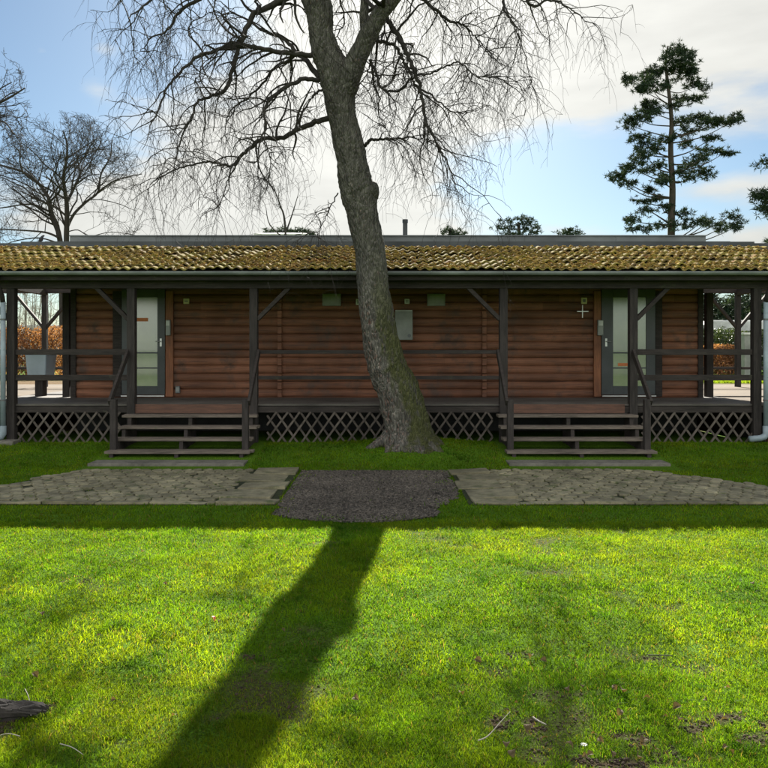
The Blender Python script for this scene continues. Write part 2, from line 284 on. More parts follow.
# paved paths: hex pavers, slabs, kerb row
def inside_path(x, y, side):
    if side < 0:   # left path outline
        back = 11.35-1.4*np.clip((-4.45-x)/.55, 0, 1.6)
        return (y > 8.98) & (y < back) & (x < -1.22-.26*0) & (x > -9)
    back = 11.35-1.4*np.clip((x-3.8)/1.2, 0, 1.6)
    return (y > 8.98) & (y < back) & (x > .98) & (x < 9)
def make_path(side):
    o = MB(); bed = MB()
    xr = (-7.6, -1.92) if side < 0 else (1.56, 7.6)
    hw, hh = .15, .17; row = 0; y = 9.06
    def prism(pts, z0, z1, ins):
        c = Vector((sum(p[0] for p in pts)/len(pts), sum(p[1] for p in pts)/len(pts)))
        n = len(pts); dz = random.uniform(-.009, .007); tx = random.uniform(-.06, .06); ty = random.uniform(-.05, .05)
        zz = lambda p: z1+dz+(p[0]-c.x)*tx+(p[1]-c.y)*ty
        a = [(p[0], p[1], z0) for p in pts]; b = [(p[0], p[1], zz(p)-ins*.6) for p in pts]
        t = [(c.x+(p[0]-c.x)*(1-ins*6), c.y+(p[1]-c.y)*(1-ins*6), zz(p)) for p in pts]
        fs = [tuple(range(2*n, 3*n))]
        for k in range(n):
            j = (k+1) % n; fs.append((k, j, n+j, n+k)); fs.append((n+k, n+j, 2*n+j, 2*n+k))
        o.add(a+b+t, fs)
    while y < 11.4:
        x = xr[0]+(hw/2 if row % 2 else 0)
        while x < xr[1]:
            if inside_path(x, y+.05, side) and random.random() > .015:
                g_ = random.uniform(.010, .024); a = hw/2-g_/2; b = hh*.66-g_/2; jx = random.uniform(-.006, .006); jy = random.uniform(-.006, .006)
                pts = [(x+jx-a, y+jy-b*.42), (x+jx, y+jy-b), (x+jx+a, y+jy-b*.42), (x+jx+a, y+jy+b*.42), (x+jx, y+jy+b), (x+jx-a, y+jy+b*.42)]
                prism(pts, -.03, .030, .016)
            x += hw
        y += hh*.86; row += 1
    # big slabs by the gravel, kerb row in front
    sx = (-1.90, -1.30) if side < 0 else (.98, 1.54)
    for k, (a, b) in enumerate([(9.06, 9.70), (9.75, 10.28), (10.33, 10.84), (10.89, 11.36)]):
        j = .05*math.sin(k*3.1+side); sh = .0
        prism([(sx[0]+j, a), (sx[1]+j, a+.01), (sx[1]+j, b), (sx[0]+j, b-.005)], -.04, .036, .006)
    x = xr[0]; 
    while x < (xr[1] if side < 0 else xr[1]):
        w = random.uniform(.55, .75); x1 = min(x+w, xr[1]) if side < 0 else x+w
        prism([(x, 8.80+random.uniform(-.02,.02)), (x1-.015, 8.80), (x1-.015, 8.93), (x, 8.93+random.uniform(-.01,.01))], -.04, .034, .006); x += w
    if side < 0: prism([(-1.92, 8.78), (-1.25, 8.8), (-1.22, 9.03), (-1.91, 9.03)], -.04, .036, .006)
    else: prism([(1.04, 8.8), (1.55, 8.78), (1.55, 9.03), (1.02, 9.03)], -.04, .036, .006)
    return o
for side in (-1, 1):
    p = make_path(side).build('paved_path', M['paver']); tag(p, kind='structure')
    # joint bed sheet
    V = []; 
    y = np.arange(8.78, 11.42, .06); X0, X1 = [], []
    for yy in y:
        if side < 0: xe = max(-4.45-.55*max(0, 11.38-yy)/1.4, -5.2) if yy > 9.6 else -7.7; V += [(xe, yy, 0.010), (-1.24, yy, 0.010)]
        else: xe = 3.8+1.2*max(0, 11.38-yy)/1.4 if yy > 9.6 else 7.7; V += [(.97, yy, 0.010), (xe, yy, 0.010)]
    n = len(y); Fq = np.array([(2*i, 2*i+1, 2*i+3, 2*i+2) for i in range(n-1)])
    b = npmesh('path_bed', np.array(V), Fq, M['joint']); tag(b, kind='structure')

def in_gravel(x, y):
    cx = -.28; w = 1.16-.28*(1-sstep(8.2, 9.6, y))+(fbm(x, y, .35, 3)-.5)*.32+(vnoise(x, y, .06, 6)-.5)*.08
    return (y < 11.3) & (y > 7.86+.55*((x-cx)/1.1)**2) & (np.abs(x-cx-.04*(y-9)) < w) & (x < .93) & (x > -1.2)
gxx, gyy = np.meshgrid(np.arange(-1.8, 1.3, .03), np.arange(7.8, 11.4, .03))
mask = in_gravel(gxx, gyy)
cells = [(gxx[i, j], gyy[i, j]) for i in range(gxx.shape[0]) for j in range(gxx.shape[1]) if mask[i, j]]
V = []; Fq = []
for (x, y) in cells:
    b = len(V); V += [(x-.015, y-.015, .006), (x+.015, y-.015, .006), (x+.015, y+.015, .006), (x-.015, y+.015, .006)]; Fq.append((b, b+1, b+2, b+3))
tag(npmesh('gravel_base', np.array(V), np.array(Fq), M['gravelbed']), kind='structure')
def stones(name, pts, smin, smax, m, squash=.6):
    n = len(pts); phi = (1+5**.5)/2
    ico = np.array([(-1,phi,0),(1,phi,0),(-1,-phi,0),(1,-phi,0),(0,-1,phi),(0,1,phi),(0,-1,-phi),(0,1,-phi),(phi,0,-1),(phi,0,1),(-phi,0,-1),(-phi,0,1)])/1.9
    fi = np.array([(0,11,5),(0,5,1),(0,1,7),(0,7,10),(0,10,11),(1,5,9),(5,11,4),(11,10,2),(10,7,6),(7,1,8),(3,9,4),(3,4,2),(3,2,6),(3,6,8),(3,8,9),(4,9,5),(2,4,11),(6,2,10),(8,6,7),(9,8,1)])
    s = rng.uniform(smin, smax, n); a = rng.uniform(0, 6.28, n); j = 1+rng.uniform(-.3, .3, (n, 12, 1))
    v = ico[None]*j*s[:, None, None]*np.stack([rng.uniform(.8,1.3,n), rng.uniform(.7,1,n), np.full(n, squash)], 1)[:, None, :]
    c, sn = np.cos(a)[:, None], np.sin(a)[:, None]
    vx = v[:, :, 0]*c-v[:, :, 1]*sn; vy = v[:, :, 0]*sn+v[:, :, 1]*c
    v = np.stack([vx, vy, v[:, :, 2]], 2)+np.asarray(pts)[:, None, :]
    return v.reshape(-1, 3), (fi[None]+np.arange(n)[:, None, None]*12).reshape(-1, 3)
px = rng.uniform(-1.8, 1.3, 60000); py = rng.uniform(7.8, 11.4, 60000); k = in_gravel(px, py) & (rng.random(60000) < .75); px, py = px[k], py[k]
v, f = stones('g', np.stack([px, py, rng.uniform(.008, .016, len(px))], 1), .007, .017, None)
tag(npmesh('gravel', v, f, M['gravel']), 'dark grey gravel patch between the two paved paths', 'gravel', kind='stuff')
# soil clods on the bare patches
sx = rng.uniform(-3, 3, 90000); sy = rng.uniform(2.6, 6.5, 90000); k = (soilmask(sx, sy) > .45+rng.random(90000)*.3); sx, sy = sx[k][:5000], sy[k][:5000]
v, f = stones('s', np.stack([sx, sy, gz(sx, sy)+.002], 1), .003, .010, None, .7)
tag(npmesh('soil', v, f, M['soil']), 'crumbly brown soil in the bare patches of the lawn', 'soil', kind='stuff')

# ------------------------------------------------------------------ grass
def blades(n_try, y0, y1, dens, wide, bw, bh):
    # uniform over trapezoid |x| < wide*y+.8
    y = rng.uniform(y0, y1, n_try); X = wide*y+1.6; x = rng.uniform(-1, 1, n_try)*X.max(); k = np.abs(x) < X; x, y = x[k], y[k]
    sm = soilmask(x, y); keep = rng.random(len(x)) > np.clip(sm*1.5-.15, 0, .95)
    keep &= ~(inside_path(x, y, -1) & (x < -1.95)) | (rng.random(len(x)) < .10); keep &= ~(inside_path(x, y, 1) & (x > 1.56)) | (rng.random(len(x)) < .10)
    for (a, b) in ((-1.93, -1.25), (.98, 1.56)): keep &= ~((x > a) & (x < b) & (y > 8.8) & (y < 11.4))
    keep &= ~((np.abs(x) > 1.2) & (y > 8.79) & (y < 9.0)) | (rng.random(len(x)) < .06)
    keep &= ~in_gravel(x, y) | (rng.random(len(x)) < .02+.7*np.clip((np.maximum(np.abs(x+.2)/1.0, (8.9-y)/.9)-.72)*3.2, 0, 1)*(vnoise(x, y, .13, 77) > .45))
    keep &= ~((x > -4.55) & (x < -2.05) & (y > 11.3)); keep &= ~((x > 1.9) & (x < 4.45) & (y > 11.3))
    keep &= ~(((x-.45)**2+(y-12.7)**2) < .3**2)
    cl = fbm(x, y, .22, 71); keep &= rng.random(len(x)) < .45+.75*cl
    x, y = x[keep], y[keep]; n = len(x)
    big = fbm(x, y, 1.3, 21); mid = fbm(x, y, .33, 22); fine = rng.random(n)
    h = bh*(.5+.9*mid)*rng.uniform(.6, 1.3, n)*np.where(y > 11.3, 1.1, 1); h *= np.where(soilmask(x, y) > .3, .7, 1)*np.where(vnoise(x, y, .09, 66) > .86, 1.45, 1)
    w = bw*rng.uniform(.7, 1.3, n); a = rng.uniform(0, 6.283, n); ln = rng.uniform(.15, 1.5, n)*h; la = rng.uniform(0, 6.283, n)
    z = gz(x, y)-.004; dx, dy = np.cos(a)*w/2, np.sin(a)*w/2; lx, ly = np.cos(la)*ln, np.sin(la)*ln
    V = np.stack([np.stack([x-dx, y-dy, z], 1), np.stack([x+dx, y+dy, z], 1),
                  np.stack([x+dx*.8+lx*.35, y+dy*.8+ly*.35, z+h*.6], 1), np.stack([x-dx*.8+lx*.35, y-dy*.8+ly*.35, z+h*.6], 1),
                  np.stack([x+lx, y+ly, z+h*(1-.25*ln/h)], 1)], 1).reshape(-1, 3)
    b = np.arange(n)[:, None]*5; q = b+np.array([[0, 1, 2, 3]]); t = b+np.array([[3, 2, 4]])
    # base colours: fresh green, yellow green moss, dry straw
    green = np.array([.13,.245,.008]); dark = np.array([.045,.13,.012]); yel = np.array([.21,.285,.010]); straw = np.array([.26,.20,.06])
    my = np.clip((fbm(x, y, .8, 31)-.44)*2.6, 0, .8)[:, None]; md = np.clip((fbm(x, y, .5, 33)-.52)*4, 0, 1)[:, None]
    c = green*(1-my)+yel*my; c = c*(1-.7*md)+dark*.7*md
    dry = (fine < .05+.10*np.clip(soilmask(x, y)*2, 0, 1))[:, None]; c = np.where(dry, straw, c)
    tuf = (vnoise(x, y, .09, 66) > .86)[:, None]; c = np.where(tuf, c*np.array([.6, .75, .9]), c); c = c*rng.uniform(.55, 1.35, n)[:, None]*(.75+.5*mid[:, None])
    c4 = np.concatenate([c, np.ones((n, 1))], 1); c4 = np.repeat(c4, 5, 0)
    return V, q, t, c4
Vs, Qs, Ts, Cs = [], [], [], []; off = 0
for args in [(620000, 1.6, 4.2, 0, .72, .0029, .031), (520000, 4.2, 7.9, 0, .74, .0045, .033), (270000, 7.9, 13.4, 0, .74, .0075, .038)]:
    V, q, t, c = blades(*args); Vs.append(V); Qs.append(q+off); Ts.append(t+off); Cs.append(c); off += len(V)
gr = npmesh('grass', np.concatenate(Vs), [np.concatenate(Qs), np.concatenate(Ts)], M['grass'], col=np.concatenate(Cs))
tag(gr, 'short green and mossy yellow lawn grass in front of the cabin', 'grass', kind='stuff')
# far grass behind the cabin, right
n = 40000; x = rng.uniform(10.5, 24, n); y = rng.uniform(24.5, 31, n); z = gz(x, y); h = rng.uniform(.05, .12, n); a = rng.uniform(0, 6.28, n); w = .02
V = np.stack([np.stack([x-np.cos(a)*w, y-np.sin(a)*w, z], 1), np.stack([x+np.cos(a)*w, y+np.sin(a)*w, z], 1), np.stack([x+rng.normal(0, .03, n), y+rng.normal(0, .03, n), z+h], 1)], 1).reshape(-1, 3)
c = np.repeat(np.concatenate([np.array([.16,.24,.025])*rng.uniform(.7, 1.3, n)[:, None], np.ones((n, 1))], 1), 3, 0)
tag(npmesh('grass', V, (np.arange(n)[:, None]*3+np.array([[0, 1, 2]])), M['grass'], col=c), 'bright sunlit grass behind the right end of the cabin', 'grass', kind='stuff')

# ------------------------------------------------------------------ the cabin
DF, DW = 13.5, 15.4; ZD = .84; WX0, WX1 = -6.2, 6.32
cabin = tag(empty('log_cabin'), 'long low brown log cabin with a mossy tiled veranda roof', 'cabin')
# log walls
def log_profile(n_c, z0, per):
    pr = []
    for k in range(n_c):
        for j, t in enumerate((0, .06, .2, .5, .8, .94)):
            bul = {0: -.022, .06: -.004, .2: .010, .5: .018, .8: .010, .94: -.004}[t]; pr.append((bul, z0+(k+t)*per))
    pr.append((-.022, z0+n_c*per)); return pr
pr = log_profile(17, ZD-.15, .158)
def wall(a, b, nrm, name='wall'):
    m = MB(); a = Vector(a); b = Vector(b); L_ = (b-a).length; d = (b-a).normalized(); per = .158
    for k in range(17):
        t = 0; first = random.uniform(.8, 3.2)
        while t < L_-.01:
            t1 = min(L_, t+(first if t == 0 else random.uniform(2.2, 4.2))); 
            if L_-t1 < .5: t1 = L_
            n = max(2, int((t1-t)/.35)); vs_ = []; off_ = random.uniform(-.003, .003); zs = random.uniform(-.002, .002); g0 = .0015 if t > 0 else 0; pr_ = pr[k*6:k*6+7]
            for i in range(n+1):
                p = a+d*(t+g0+(t1-t-g0)*i/n)
                for (o_, z) in pr_: vs_.append((p.x+nrm[0]*(o_+off_), p.y+nrm[1]*(o_+off_), z+zs+.003*math.sin(p.x*1.3+p.y+k*2.1)))
            q = 7; m.add(vs_, [(i*q+jj, (i+1)*q+jj, (i+1)*q+jj+1, i*q+jj+1) for i in range(n) for jj in range(6)])
            t = t1
    return m.build(name, M['log'], cabin, smooth=True)
wall((WX0, DW), (WX1, DW), (0, -1)); wall((WX1, DW), (WX1, 20.2), (1, 0)); wall((WX0, 20.2), (WX0, DW), (-1, 0)); wall((WX1, 20.2), (WX0, 20.2), (0, 1))
m = MB()
for x in (WX0, WX1): MB().box(x-.05, x+.05, DW-.05, DW+.06, ZD, 3.3).build('corner_board', M['darkh'], cabin)

for x in (-2.08, 2.0):   # notched cross-wall ends
    m = MB()
    for k in range(16): 
        z = ZD+.01+k*.158; m.box(x-.045, x+.045, DW-.075, DW+.02, z, z+.14)
    m.build('log_joint', M['log'], cabin, bevel=.01)
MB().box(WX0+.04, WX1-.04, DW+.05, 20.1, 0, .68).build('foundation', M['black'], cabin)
for x in (-7.48, 6.70): MB().box(x, x+.03, DF+.05, 20.3, 0, ZD-.037).build('deck_light_block', M['darkh'], cabin)  # boards added at sides and rear to keep daylight out under the deck
for (a, b) in ((-7.44, WX0+.02), (WX1-.02, 6.69)): MB().box(a, b, 20.2, 20.24, 0, ZD-.037).build('deck_light_block', M['darkh'], cabin)
MB().box(WX0+.055, WX1-.055, DW+.045, 20.14, .70, 3.0).build('inner_light_block', M['darkh'], cabin)  # box added inside to stop light leaking between the log courses
# deck
m = MB()
y = DF
while y < DW-.02: m.box(-7.5, 6.75, y, min(y+.135, DW-.03), ZD-.035, ZD+random.uniform(-.002, .002)); y += .142
m.build('veranda_deck', M['deck'], cabin, bevel=.004)
MB().box(-7.5, 6.75, DF-.012, DF+.03, ZD-.15, ZD-.045).build('deck_fascia', M['darkh'], cabin)
m = MB()
for x in np.arange(-7.2, 6.8, .9): m.box(x-.03, x+.03, DF+.04, DW, ZD-.17, ZD-.04)
m.build('deck_joists', M['darkh'], cabin)
# side decks beside the end walls
for (x0, x1) in ((-7.5, WX0-.06), (WX1+.06, 6.75)):
    m = MB(); y = DW
    while y < 20.2: m.box(x0, x1, y, y+.135, ZD-.035, ZD); y += .142
    m.build('side_deck', M['deck'], cabin)
# front posts and corner posts
def post(x, y, z0=.1, z1=2.95, w=.14): return MB().box(x-w/2, x+w/2, y-w/2, y+w/2, z0, z1).build('post', M['dark'], cabin, bevel=.008)
PX = [-6.52, -4.42, -2.28, 2.09, 4.36, 6.52]
for x in PX: post(x, DF)
for x in (-9.5, 9.7): post(x, DF, 0)
post(-6.44, 15.65, .5); post(6.6, 15.65, .5)
def brace(a, b): return MB().bar(a, b, .07, .10, up=(0, 1, 0)).build('brace', M['darkh'], cabin, bevel=.006)
for (x, s) in ((-4.42, -1), (-2.28, 1), (2.09, -1), (4.36, 1), (-6.52, -1), (6.52, 1)):
    brace((x+s*.06, DF, 2.32), (x+s*.66, DF, 2.92))
# beams
MB().box(-9.9, 9.9, DF-.08, DF+.08, 2.86, 3.04).build('front_beam', M['darkh'], cabin, bevel=.01)
MB().box(-9.95, 9.95, 13.17, 13.20, 2.98, 3.15).build('eave_board', M['darkh'], cabin)
# veranda ceiling
m = MB(); y = 13.24
while y < DW: m.box(-9.9, 9.9, y, y+.125, 3.06+(y-13.2)*.02, 3.08+(y-13.2)*.02); y += .13
m.build('veranda_ceiling', M['darkh'], cabin)
MB().box(-9.9, 9.9, DW+.03, DW+.09, 3.02, 3.80).build('upper_wall', M['darkh'], cabin)
# roof tiles
T0 = Vector((0, 15.46, 3.86)); T1 = Vector((0, 13.08, 3.145)); sl = (T1-T0); SL = sl.length; sl.normalize(); nrm = Vector((0, sl.z, -sl.y)); nrm = nrm if nrm.z > 0 else -nrm
def tile_roof():
    xs_ = np.arange(-9.95, 9.951, .02); n = len(xs_); V = []; Fq = []
    ncourse = 8; cl = SL/ncourse
    ph = (xs_ % .16)/.16; wave = .025*np.where(ph < .62, np.sin(ph/.62*np.pi), -.38*np.sin((ph-.62)/.38*np.pi))
    tile_i = np.floor((xs_+10)/.32).astype(int)
    for k in range(ncourse):
        r1 = np.random.default_rng(k+50); jl = r1.uniform(-.010, .010, 80)[tile_i]; js = r1.uniform(-.022, .022, 80)[tile_i]; tl = r1.uniform(-.012, .012, 80)[tile_i]
        rows = [(k*cl-.03, -.012, 1), (k*cl+cl*.4, .008, 1), (k*cl+cl*.8, .024, 1), (k*cl+cl+.01, .034, 1), (k*cl+cl+.012, .012, 1)]
        base = len(V)*n if False else sum(len(a) for a in V)
        for (s, off_, q) in rows:
            ss = np.clip(s+js, 0, SL+.03); hh_ = off_+wave+jl+tl*(s-k*cl)/cl+(vnoise(xs_, np.full(n, s), .06, 90+k)-.5)*.008
            V.append(np.stack([xs_+(r1.uniform(-1, 1)*.004), T0.y+sl.y*ss+nrm.y*hh_, T0.z+sl.z*ss+nrm.z*hh_], 1))
        for r in range(len(rows)-1):
            i0 = base+r*n+np.arange(n-1); Fq.append(np.stack([i0, i0+n, i0+n+1, i0+1], 1))
    return np.concatenate(V), np.concatenate(Fq)
v, f = tile_roof(); roof = npmesh('roof', v, f, M['tile'], cabin, smooth=False)
v_top = v
# moss cushions on the tiles
n = 13000; u = rng.uniform(-9.9, 9.9, n*3); s = rng.uniform(.02, 1, n*3)
course = (s*8) % 1; keep = (fbm(u, s*3, .8, 13)*1.1+rng.random(n*3)*.35 > .66) & (rng.random(n*3) < .35+.65*course); u, s = u[keep][:n], s[keep][:n]*SL
ph = (u % .16)/.16; wv = .025*np.where(ph < .62, np.sin(ph/.62*np.pi), -.38*np.sin((ph-.62)/.38*np.pi)); hz = wv+.034*((s/SL*8) % 1)
pts = np.stack([u, T0.y+sl.y*s+nrm.y*hz, T0.z+sl.z*s+nrm.z*hz], 1)
v, f = stones('m', pts, .010, .036, None, .6)
tag(npmesh('moss', v, f, M['moss'], roof), kind='stuff')
# dark sheet above the tiles, flat roof, set-back parapet
def prismx(m, x0, x1, prof): # prof list of (y,z)
    n = len(prof); m.add([(x0, y, z) for y, z in prof]+[(x1, y, z) for y, z in prof], [tuple(range(n-1, -1, -1)), tuple(range(n, 2*n))]+[(k, (k+1) % n, n+(k+1) % n, n+k) for k in range(n)])
m = MB(); m.box(-7.0, 7.15, 15.90, 16.25, 3.80, 4.036); m.box(-7.0, 7.15, 15.47, 15.9, 3.80, 3.872); prismx(m, -7.0, 7.15, [(16.26, 3.8), (16.26, 4.0), (20.4, 4.0), (20.4, 3.8)])
m.build('roof_sheet', M['flash'], cabin)
m = MB(); x = -7.06
while x < 7.2: m.box(x, min(x+2.04, 7.23), 17.3, 17.36, 4.0, 4.345); x += 2.045
m.box(-7.06, 7.23, 17.27, 17.40, 4.347, 4.375)
m.build('parapet', M['steelgrey'], cabin)
MB().box(-7.06, 7.23, 17.37, 20.3, 4.0, 4.3).build('rear_roof', M['flash'], cabin)
# stepped caps at the hips
for s, x0 in ((1, 7.15), (-1, 7.0)):
    m = MB()
    for k in range(6):
        a = s*(x0+k*.5+.002); b = s*(x0+(k+1)*.5); zt = 4.03-.032*k
        m.box(min(a, b), max(a, b), 15.9, 16.6, 3.78, zt)
    m.build('hip_cap', M['flash'], cabin)
MB().box(-6.95, -6.55, 16.5, 17.2, 4.047, 4.085).build('pale_flashing', M['white'], cabin)
# chimney flue
fl = MB().tube([(0.50, 18.2, 4.0), (0.50, 18.2, 4.86)], .055, 12).build('chimney', M['flash'], cabin, smooth=False)
MB().tube([(0.50, 18.2, 4.80), (0.50, 18.2, 4.88)], .066, 12).build('chimney_cap', M['door'], fl)
# gutter
m = MB(); n = 10
for (x0, x1) in ((-9.95, -3.3), (-3.3, 3.3), (3.3, 9.95)):
    vs_ = []
    for x in (x0+.001, x1-.001):
        for r in (.062, .055):
            for k in range(n+1): a = math.pi*k/n; vs_.append((x, 13.085-math.cos(a)*r, 3.115-math.sin(a)*r))
    fs = []
    q = n+1
    for k in range(n): fs += [(k, k+1, 2*q+k+1, 2*q+k), (q+k, 3*q+k, 3*q+k+1, q+k+1)]
    fs += [(0, 2*q, 3*q, q), (q-1, 2*q-1, 4*q-1, 3*q-1)]
    m.add(vs_, fs)
for x in np.arange(-9.6, 9.7, .8): m.box(x-.012, x+.012, 13.018, 13.15, 3.112, 3.122)
gut = m.build('gutter', M['gutter'], cabin, smooth=True)
def downpipe(x, s):
    m = MB(); m.tube([(x, 13.10, 3.06), (x, 13.11, 2.95), (x, 13.30, 2.72), (x, 13.34, 2.60)], .042, 12); m.build('pipe_neck', M['dark'], dp := MB().tube([(x, 13.34, 2.62), (x, 13.34, .40)], .045, 14).build('downpipe', M['pipe'], cabin, smooth=True), smooth=True)
    MB().tube([(x, 13.34, .47), (x, 13.34, .33), (x-.03, 13.34, .285), (x-.10, 13.33, .26), (x-.30, 13.32, .245)], [.056,.056,.056,.054,.052], 14).build('pipe_elbow', M['pipe'], dp, smooth=True)
    for z in (.9, 2.3): MB().tube([(x, 13.34, z), (x, 13.34, z+.03)], .052, 14).build('pipe_clip', M['steelgrey'], dp)
downpipe(6.62, -1); downpipe(-6.60, 1)
# foundation block at the left post
MB().box(-6.62, -6.32, 13.1, 13.42, .0, .23).build('footing_block', M['brick'], cabin, bevel=.01)
# railings
def rail(x0, x1, y=DF, h=.05):
    for z in (1.75, 1.30):
        MB().box(x0, x1, y-.025, y+.025, z-h, z+h).build('rail', M['darkh'], cabin, bevel=.005)
for a, b in ((-9.43, -6.59), (-6.45, -4.49), (-2.21, 2.02), (4.43, 6.45), (6.59, 9.63)): rail(a, b, h=.032 if a == -2.21 else .05)
# far end canopy: Y-posts, beams, rear rails
for (xp, s, xi) in ((-9.25, -1, -6.3), (9.65, 1, 6.5)):
    MB().box(xp-.065, xp+.065, 20.935, 21.065, .6, 3.35).build('post', M['dark'], cabin, bevel=.01)
    brace((xp-.04, 21, 2.42), (xp-.80, 21, 3.32)); brace((xp+.04, 21, 2.42), (xp+.80, 21, 3.32))
    MB().box(min(xi, xp+s*1.4), max(xi, xp+s*1.4), 20.93, 21.07, 3.352, 3.55).build('canopy_beam', M['darkh'], cabin)
    MB().box(xp-.07, xp+.07, 15.5, 20.9, 3.30, 3.46).build('canopy_beam', M['darkh'], cabin)
    for z, w in ((1.75, .05), (1.31, .035)):
        MB().box(min(xi, xp-s*.1), max(xi, xp-s*.1), 20.97, 21.03, z-w, z+w).build('rail', M['darkh'], cabin)
        MB().box(min(xp+s*.1, xp+s*1.6), max(xp+s*.1, xp+s*1.6), 20.97, 21.03, z-w, z+w).build('rail', M['darkh'], cabin)
# lattice under the deck
def lattice(x0, x1, z0=.13, z1=.70):
    H = z1-z0
    for lay, (dirx, y) in enumerate(((1, DF-.015), (-1, DF+.008))):
        m = MB(); k = x0-H*.8
        while k < x1:
            a = [k+random.uniform(-.016, .016), z0]; b = [k+H*.72+random.uniform(-.012, .012), z1]; dx = b[0]-a[0]
            if dirx < 0: a, b = [a[0], z1], [b[0], z0]
            t0 = max(0, (x0-a[0])/dx); t1 = min(1, (x1-a[0])/dx)
            if t1-t0 > .08:
                pa = (a[0]+dx*t0, y, a[1]+(b[1]-a[1])*t0); pb = (a[0]+dx*t1, y, a[1]+(b[1]-a[1])*t1)
                m.bar(pa, pb, .018, .034, up=(0, 0, 1) if abs(dx) > 0 else (1, 0, 0))
            k += .205
        yield m
for (a, b) in ((-6.42, -4.62), (-2.05, 1.90), (4.52, 6.45)):
    ms = list(lattice(a, b)); mm = MB(); mm.v = []; mm.f = []
    for q in ms: mm.add(q.v, q.f)
    mm.build('lattice_panel', M['lattice'], cabin)

# doors
def door(x0, x1, gx0, gx1, handle_x, hinge):
    y = DW-.03; z0, z1 = ZD+.06, 3.0
    m = MB(); m.box(x0, gx0, y-.05, y, z0, z1); m.box(gx1, x1, y-.05, y, z0, z1); m.box(gx0, gx1, y-.05, y, z0, z0+.17); m.box(gx0, gx1, y-.05, y, z1-.16, z1)
    d = m.build('door', M['door'], cabin, bevel=.004)
    MB().box(gx0+.002, gx1-.002, y-.03, y-.02, z0+.172, z1-.162).build('glass_pane', M['pane'], d)
    m = MB(); m.box(gx0, gx1, y-.048, y-.031, 1.42, 1.445); m.box(gx0, gx1, y-.048, y-.031, 1.72, 1.75); m.build('rail_reflection', M['door'], d)  # thin dark bars imitate the rails mirrored in the pane
    m = MB(); m.tube([(handle_x, y-.05, 1.96), (handle_x, y-.09, 1.96), (handle_x+.09*hinge, y-.095, 1.96)], .011, 8); m.box(handle_x-.02, handle_x+.02, y-.057, y-.0505, 1.86, 2.02)
    m.build('door_handle', M['steel'], d, bevel=.002)
    MB().box(x0, x1, y-.10, y-.053, z0-.035, z0-.012).build('door_sill', M['steel'], d)
    return d
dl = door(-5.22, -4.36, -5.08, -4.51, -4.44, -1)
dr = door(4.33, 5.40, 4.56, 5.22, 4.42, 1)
MB().box(-4.93, -4.70, DW-.064, DW-.061, 2.36, 2.43).build('door_sticker', M['orange'], dl)
MB().box(4.66, 4.86, DW-.064, DW-.061, 1.47, 1.53).build('door_sticker', M['orange'], dr)
for (x0, x1) in ((-4.35, -4.20), (4.18, 4.32)):
    MB().box(x0, x1, DW-.075, DW-.025, ZD+.02, 2.96).build('door_frame', M['trim'], cabin, bevel=.005)
MB().box(-5.40, -5.23, DW-.075, DW-.025, ZD+.02, 2.96).build('door_frame', M['darkh'], cabin, bevel=.005)
MB().box(5.41, 5.54, DW-.075, DW-.025, ZD+.02, 2.96).build('door_frame', M['darkh'], cabin, bevel=.005)

# things on the wall
def wallbox(name, px0, px1, py0, py1, dep, m_, label, cat, D=15.37, group=None, det=None):
    a = P(px0, py1, D); b = P(px1, py0, D); c = (a+b)/2
    e = empty(name, (c.x, D, c.z)); w = (b.x-a.x)/2; h = (b.z-a.z)/2
    tag(e, label, cat, group)
    MB().box(-w, w, -dep, 0, -h, h).build('body', m_, e, bevel=min(.01, w*.3)); return e, w, h
e, w, h = wallbox('meter_cabinet', 395, 412.5, 310, 340, .10, M['panel'], 'pale grey metal cabinet with round lock on the log wall right of the birch', 'cabinet')
MB().tube([(w*.62, -.10, -h*.72), (w*.62, -.115, -h*.72)], .035, 14).build('round_lock', M['steelgrey'], e)
MB().box(-w+.01, w-.01, -.112, -.1005, h-.03, h-.01).build('top_lip', M['white'], e)
e, w, h = wallbox('wall_lamp', 322.5, 341, 294, 306, .07, M['panel'], 'pale rectangular wall lamp left of the birch trunk', 'wall lamp', group='pale lamps high on the log wall')
MB().box(-w*.9, w*.9, -.085, -.0705, -h*.8, h*.8).build('lens', M['panel'], e, bevel=.006)
e, w, h = wallbox('wall_lamp', 427, 445, 294, 306, .07, M['panel'], 'pale rectangular wall lamp right of the grey cabinet', 'wall lamp', group='pale lamps high on the log wall')
MB().box(-w*.9, w*.9, -.085, -.0705, -h*.8, h*.8).build('lens', M['panel'], e, bevel=.006)
e, w, h = wallbox('junction_box', 404.5, 409.5, 299, 304, .05, M['white'], 'small white square box just above the grey cabinet', 'junction box')
MB().box(-w*.6, w*.6, -.056, -.0505, -h*.6, h*.6).build('lid', M['panel'], e)
e, w, h = wallbox('junction_box', 356, 360.5, 299, 305, .05, M['white'], 'small white square box half hidden by the left edge of the birch trunk', 'junction box')
MB().box(-w*.6, w*.6, -.056, -.0505, -h*.6, h*.6).build('lid', M['panel'], e)
e, w, h = wallbox('wall_sign', 183.5, 189.5, 298.5, 304, .02, M['cream'], 'small pale yellow square sign right of the left door', 'sign', group='yellow signs beside the doors')
MB().box(-w*.55, w*.55, -.024, -.0205, -h*.2, h*.2).build('print', M['steelgrey'], e)
e, w, h = wallbox('wall_sign', 581, 587, 297.5, 304, .02, M['cream'], 'small pale yellow square sign left of the right door, above a thin cross', 'sign', group='yellow signs beside the doors')
MB().box(-w*.45, w*.45, -.024, -.0205, -h*.45, h*.45).build('print', M['steelgrey'], e)
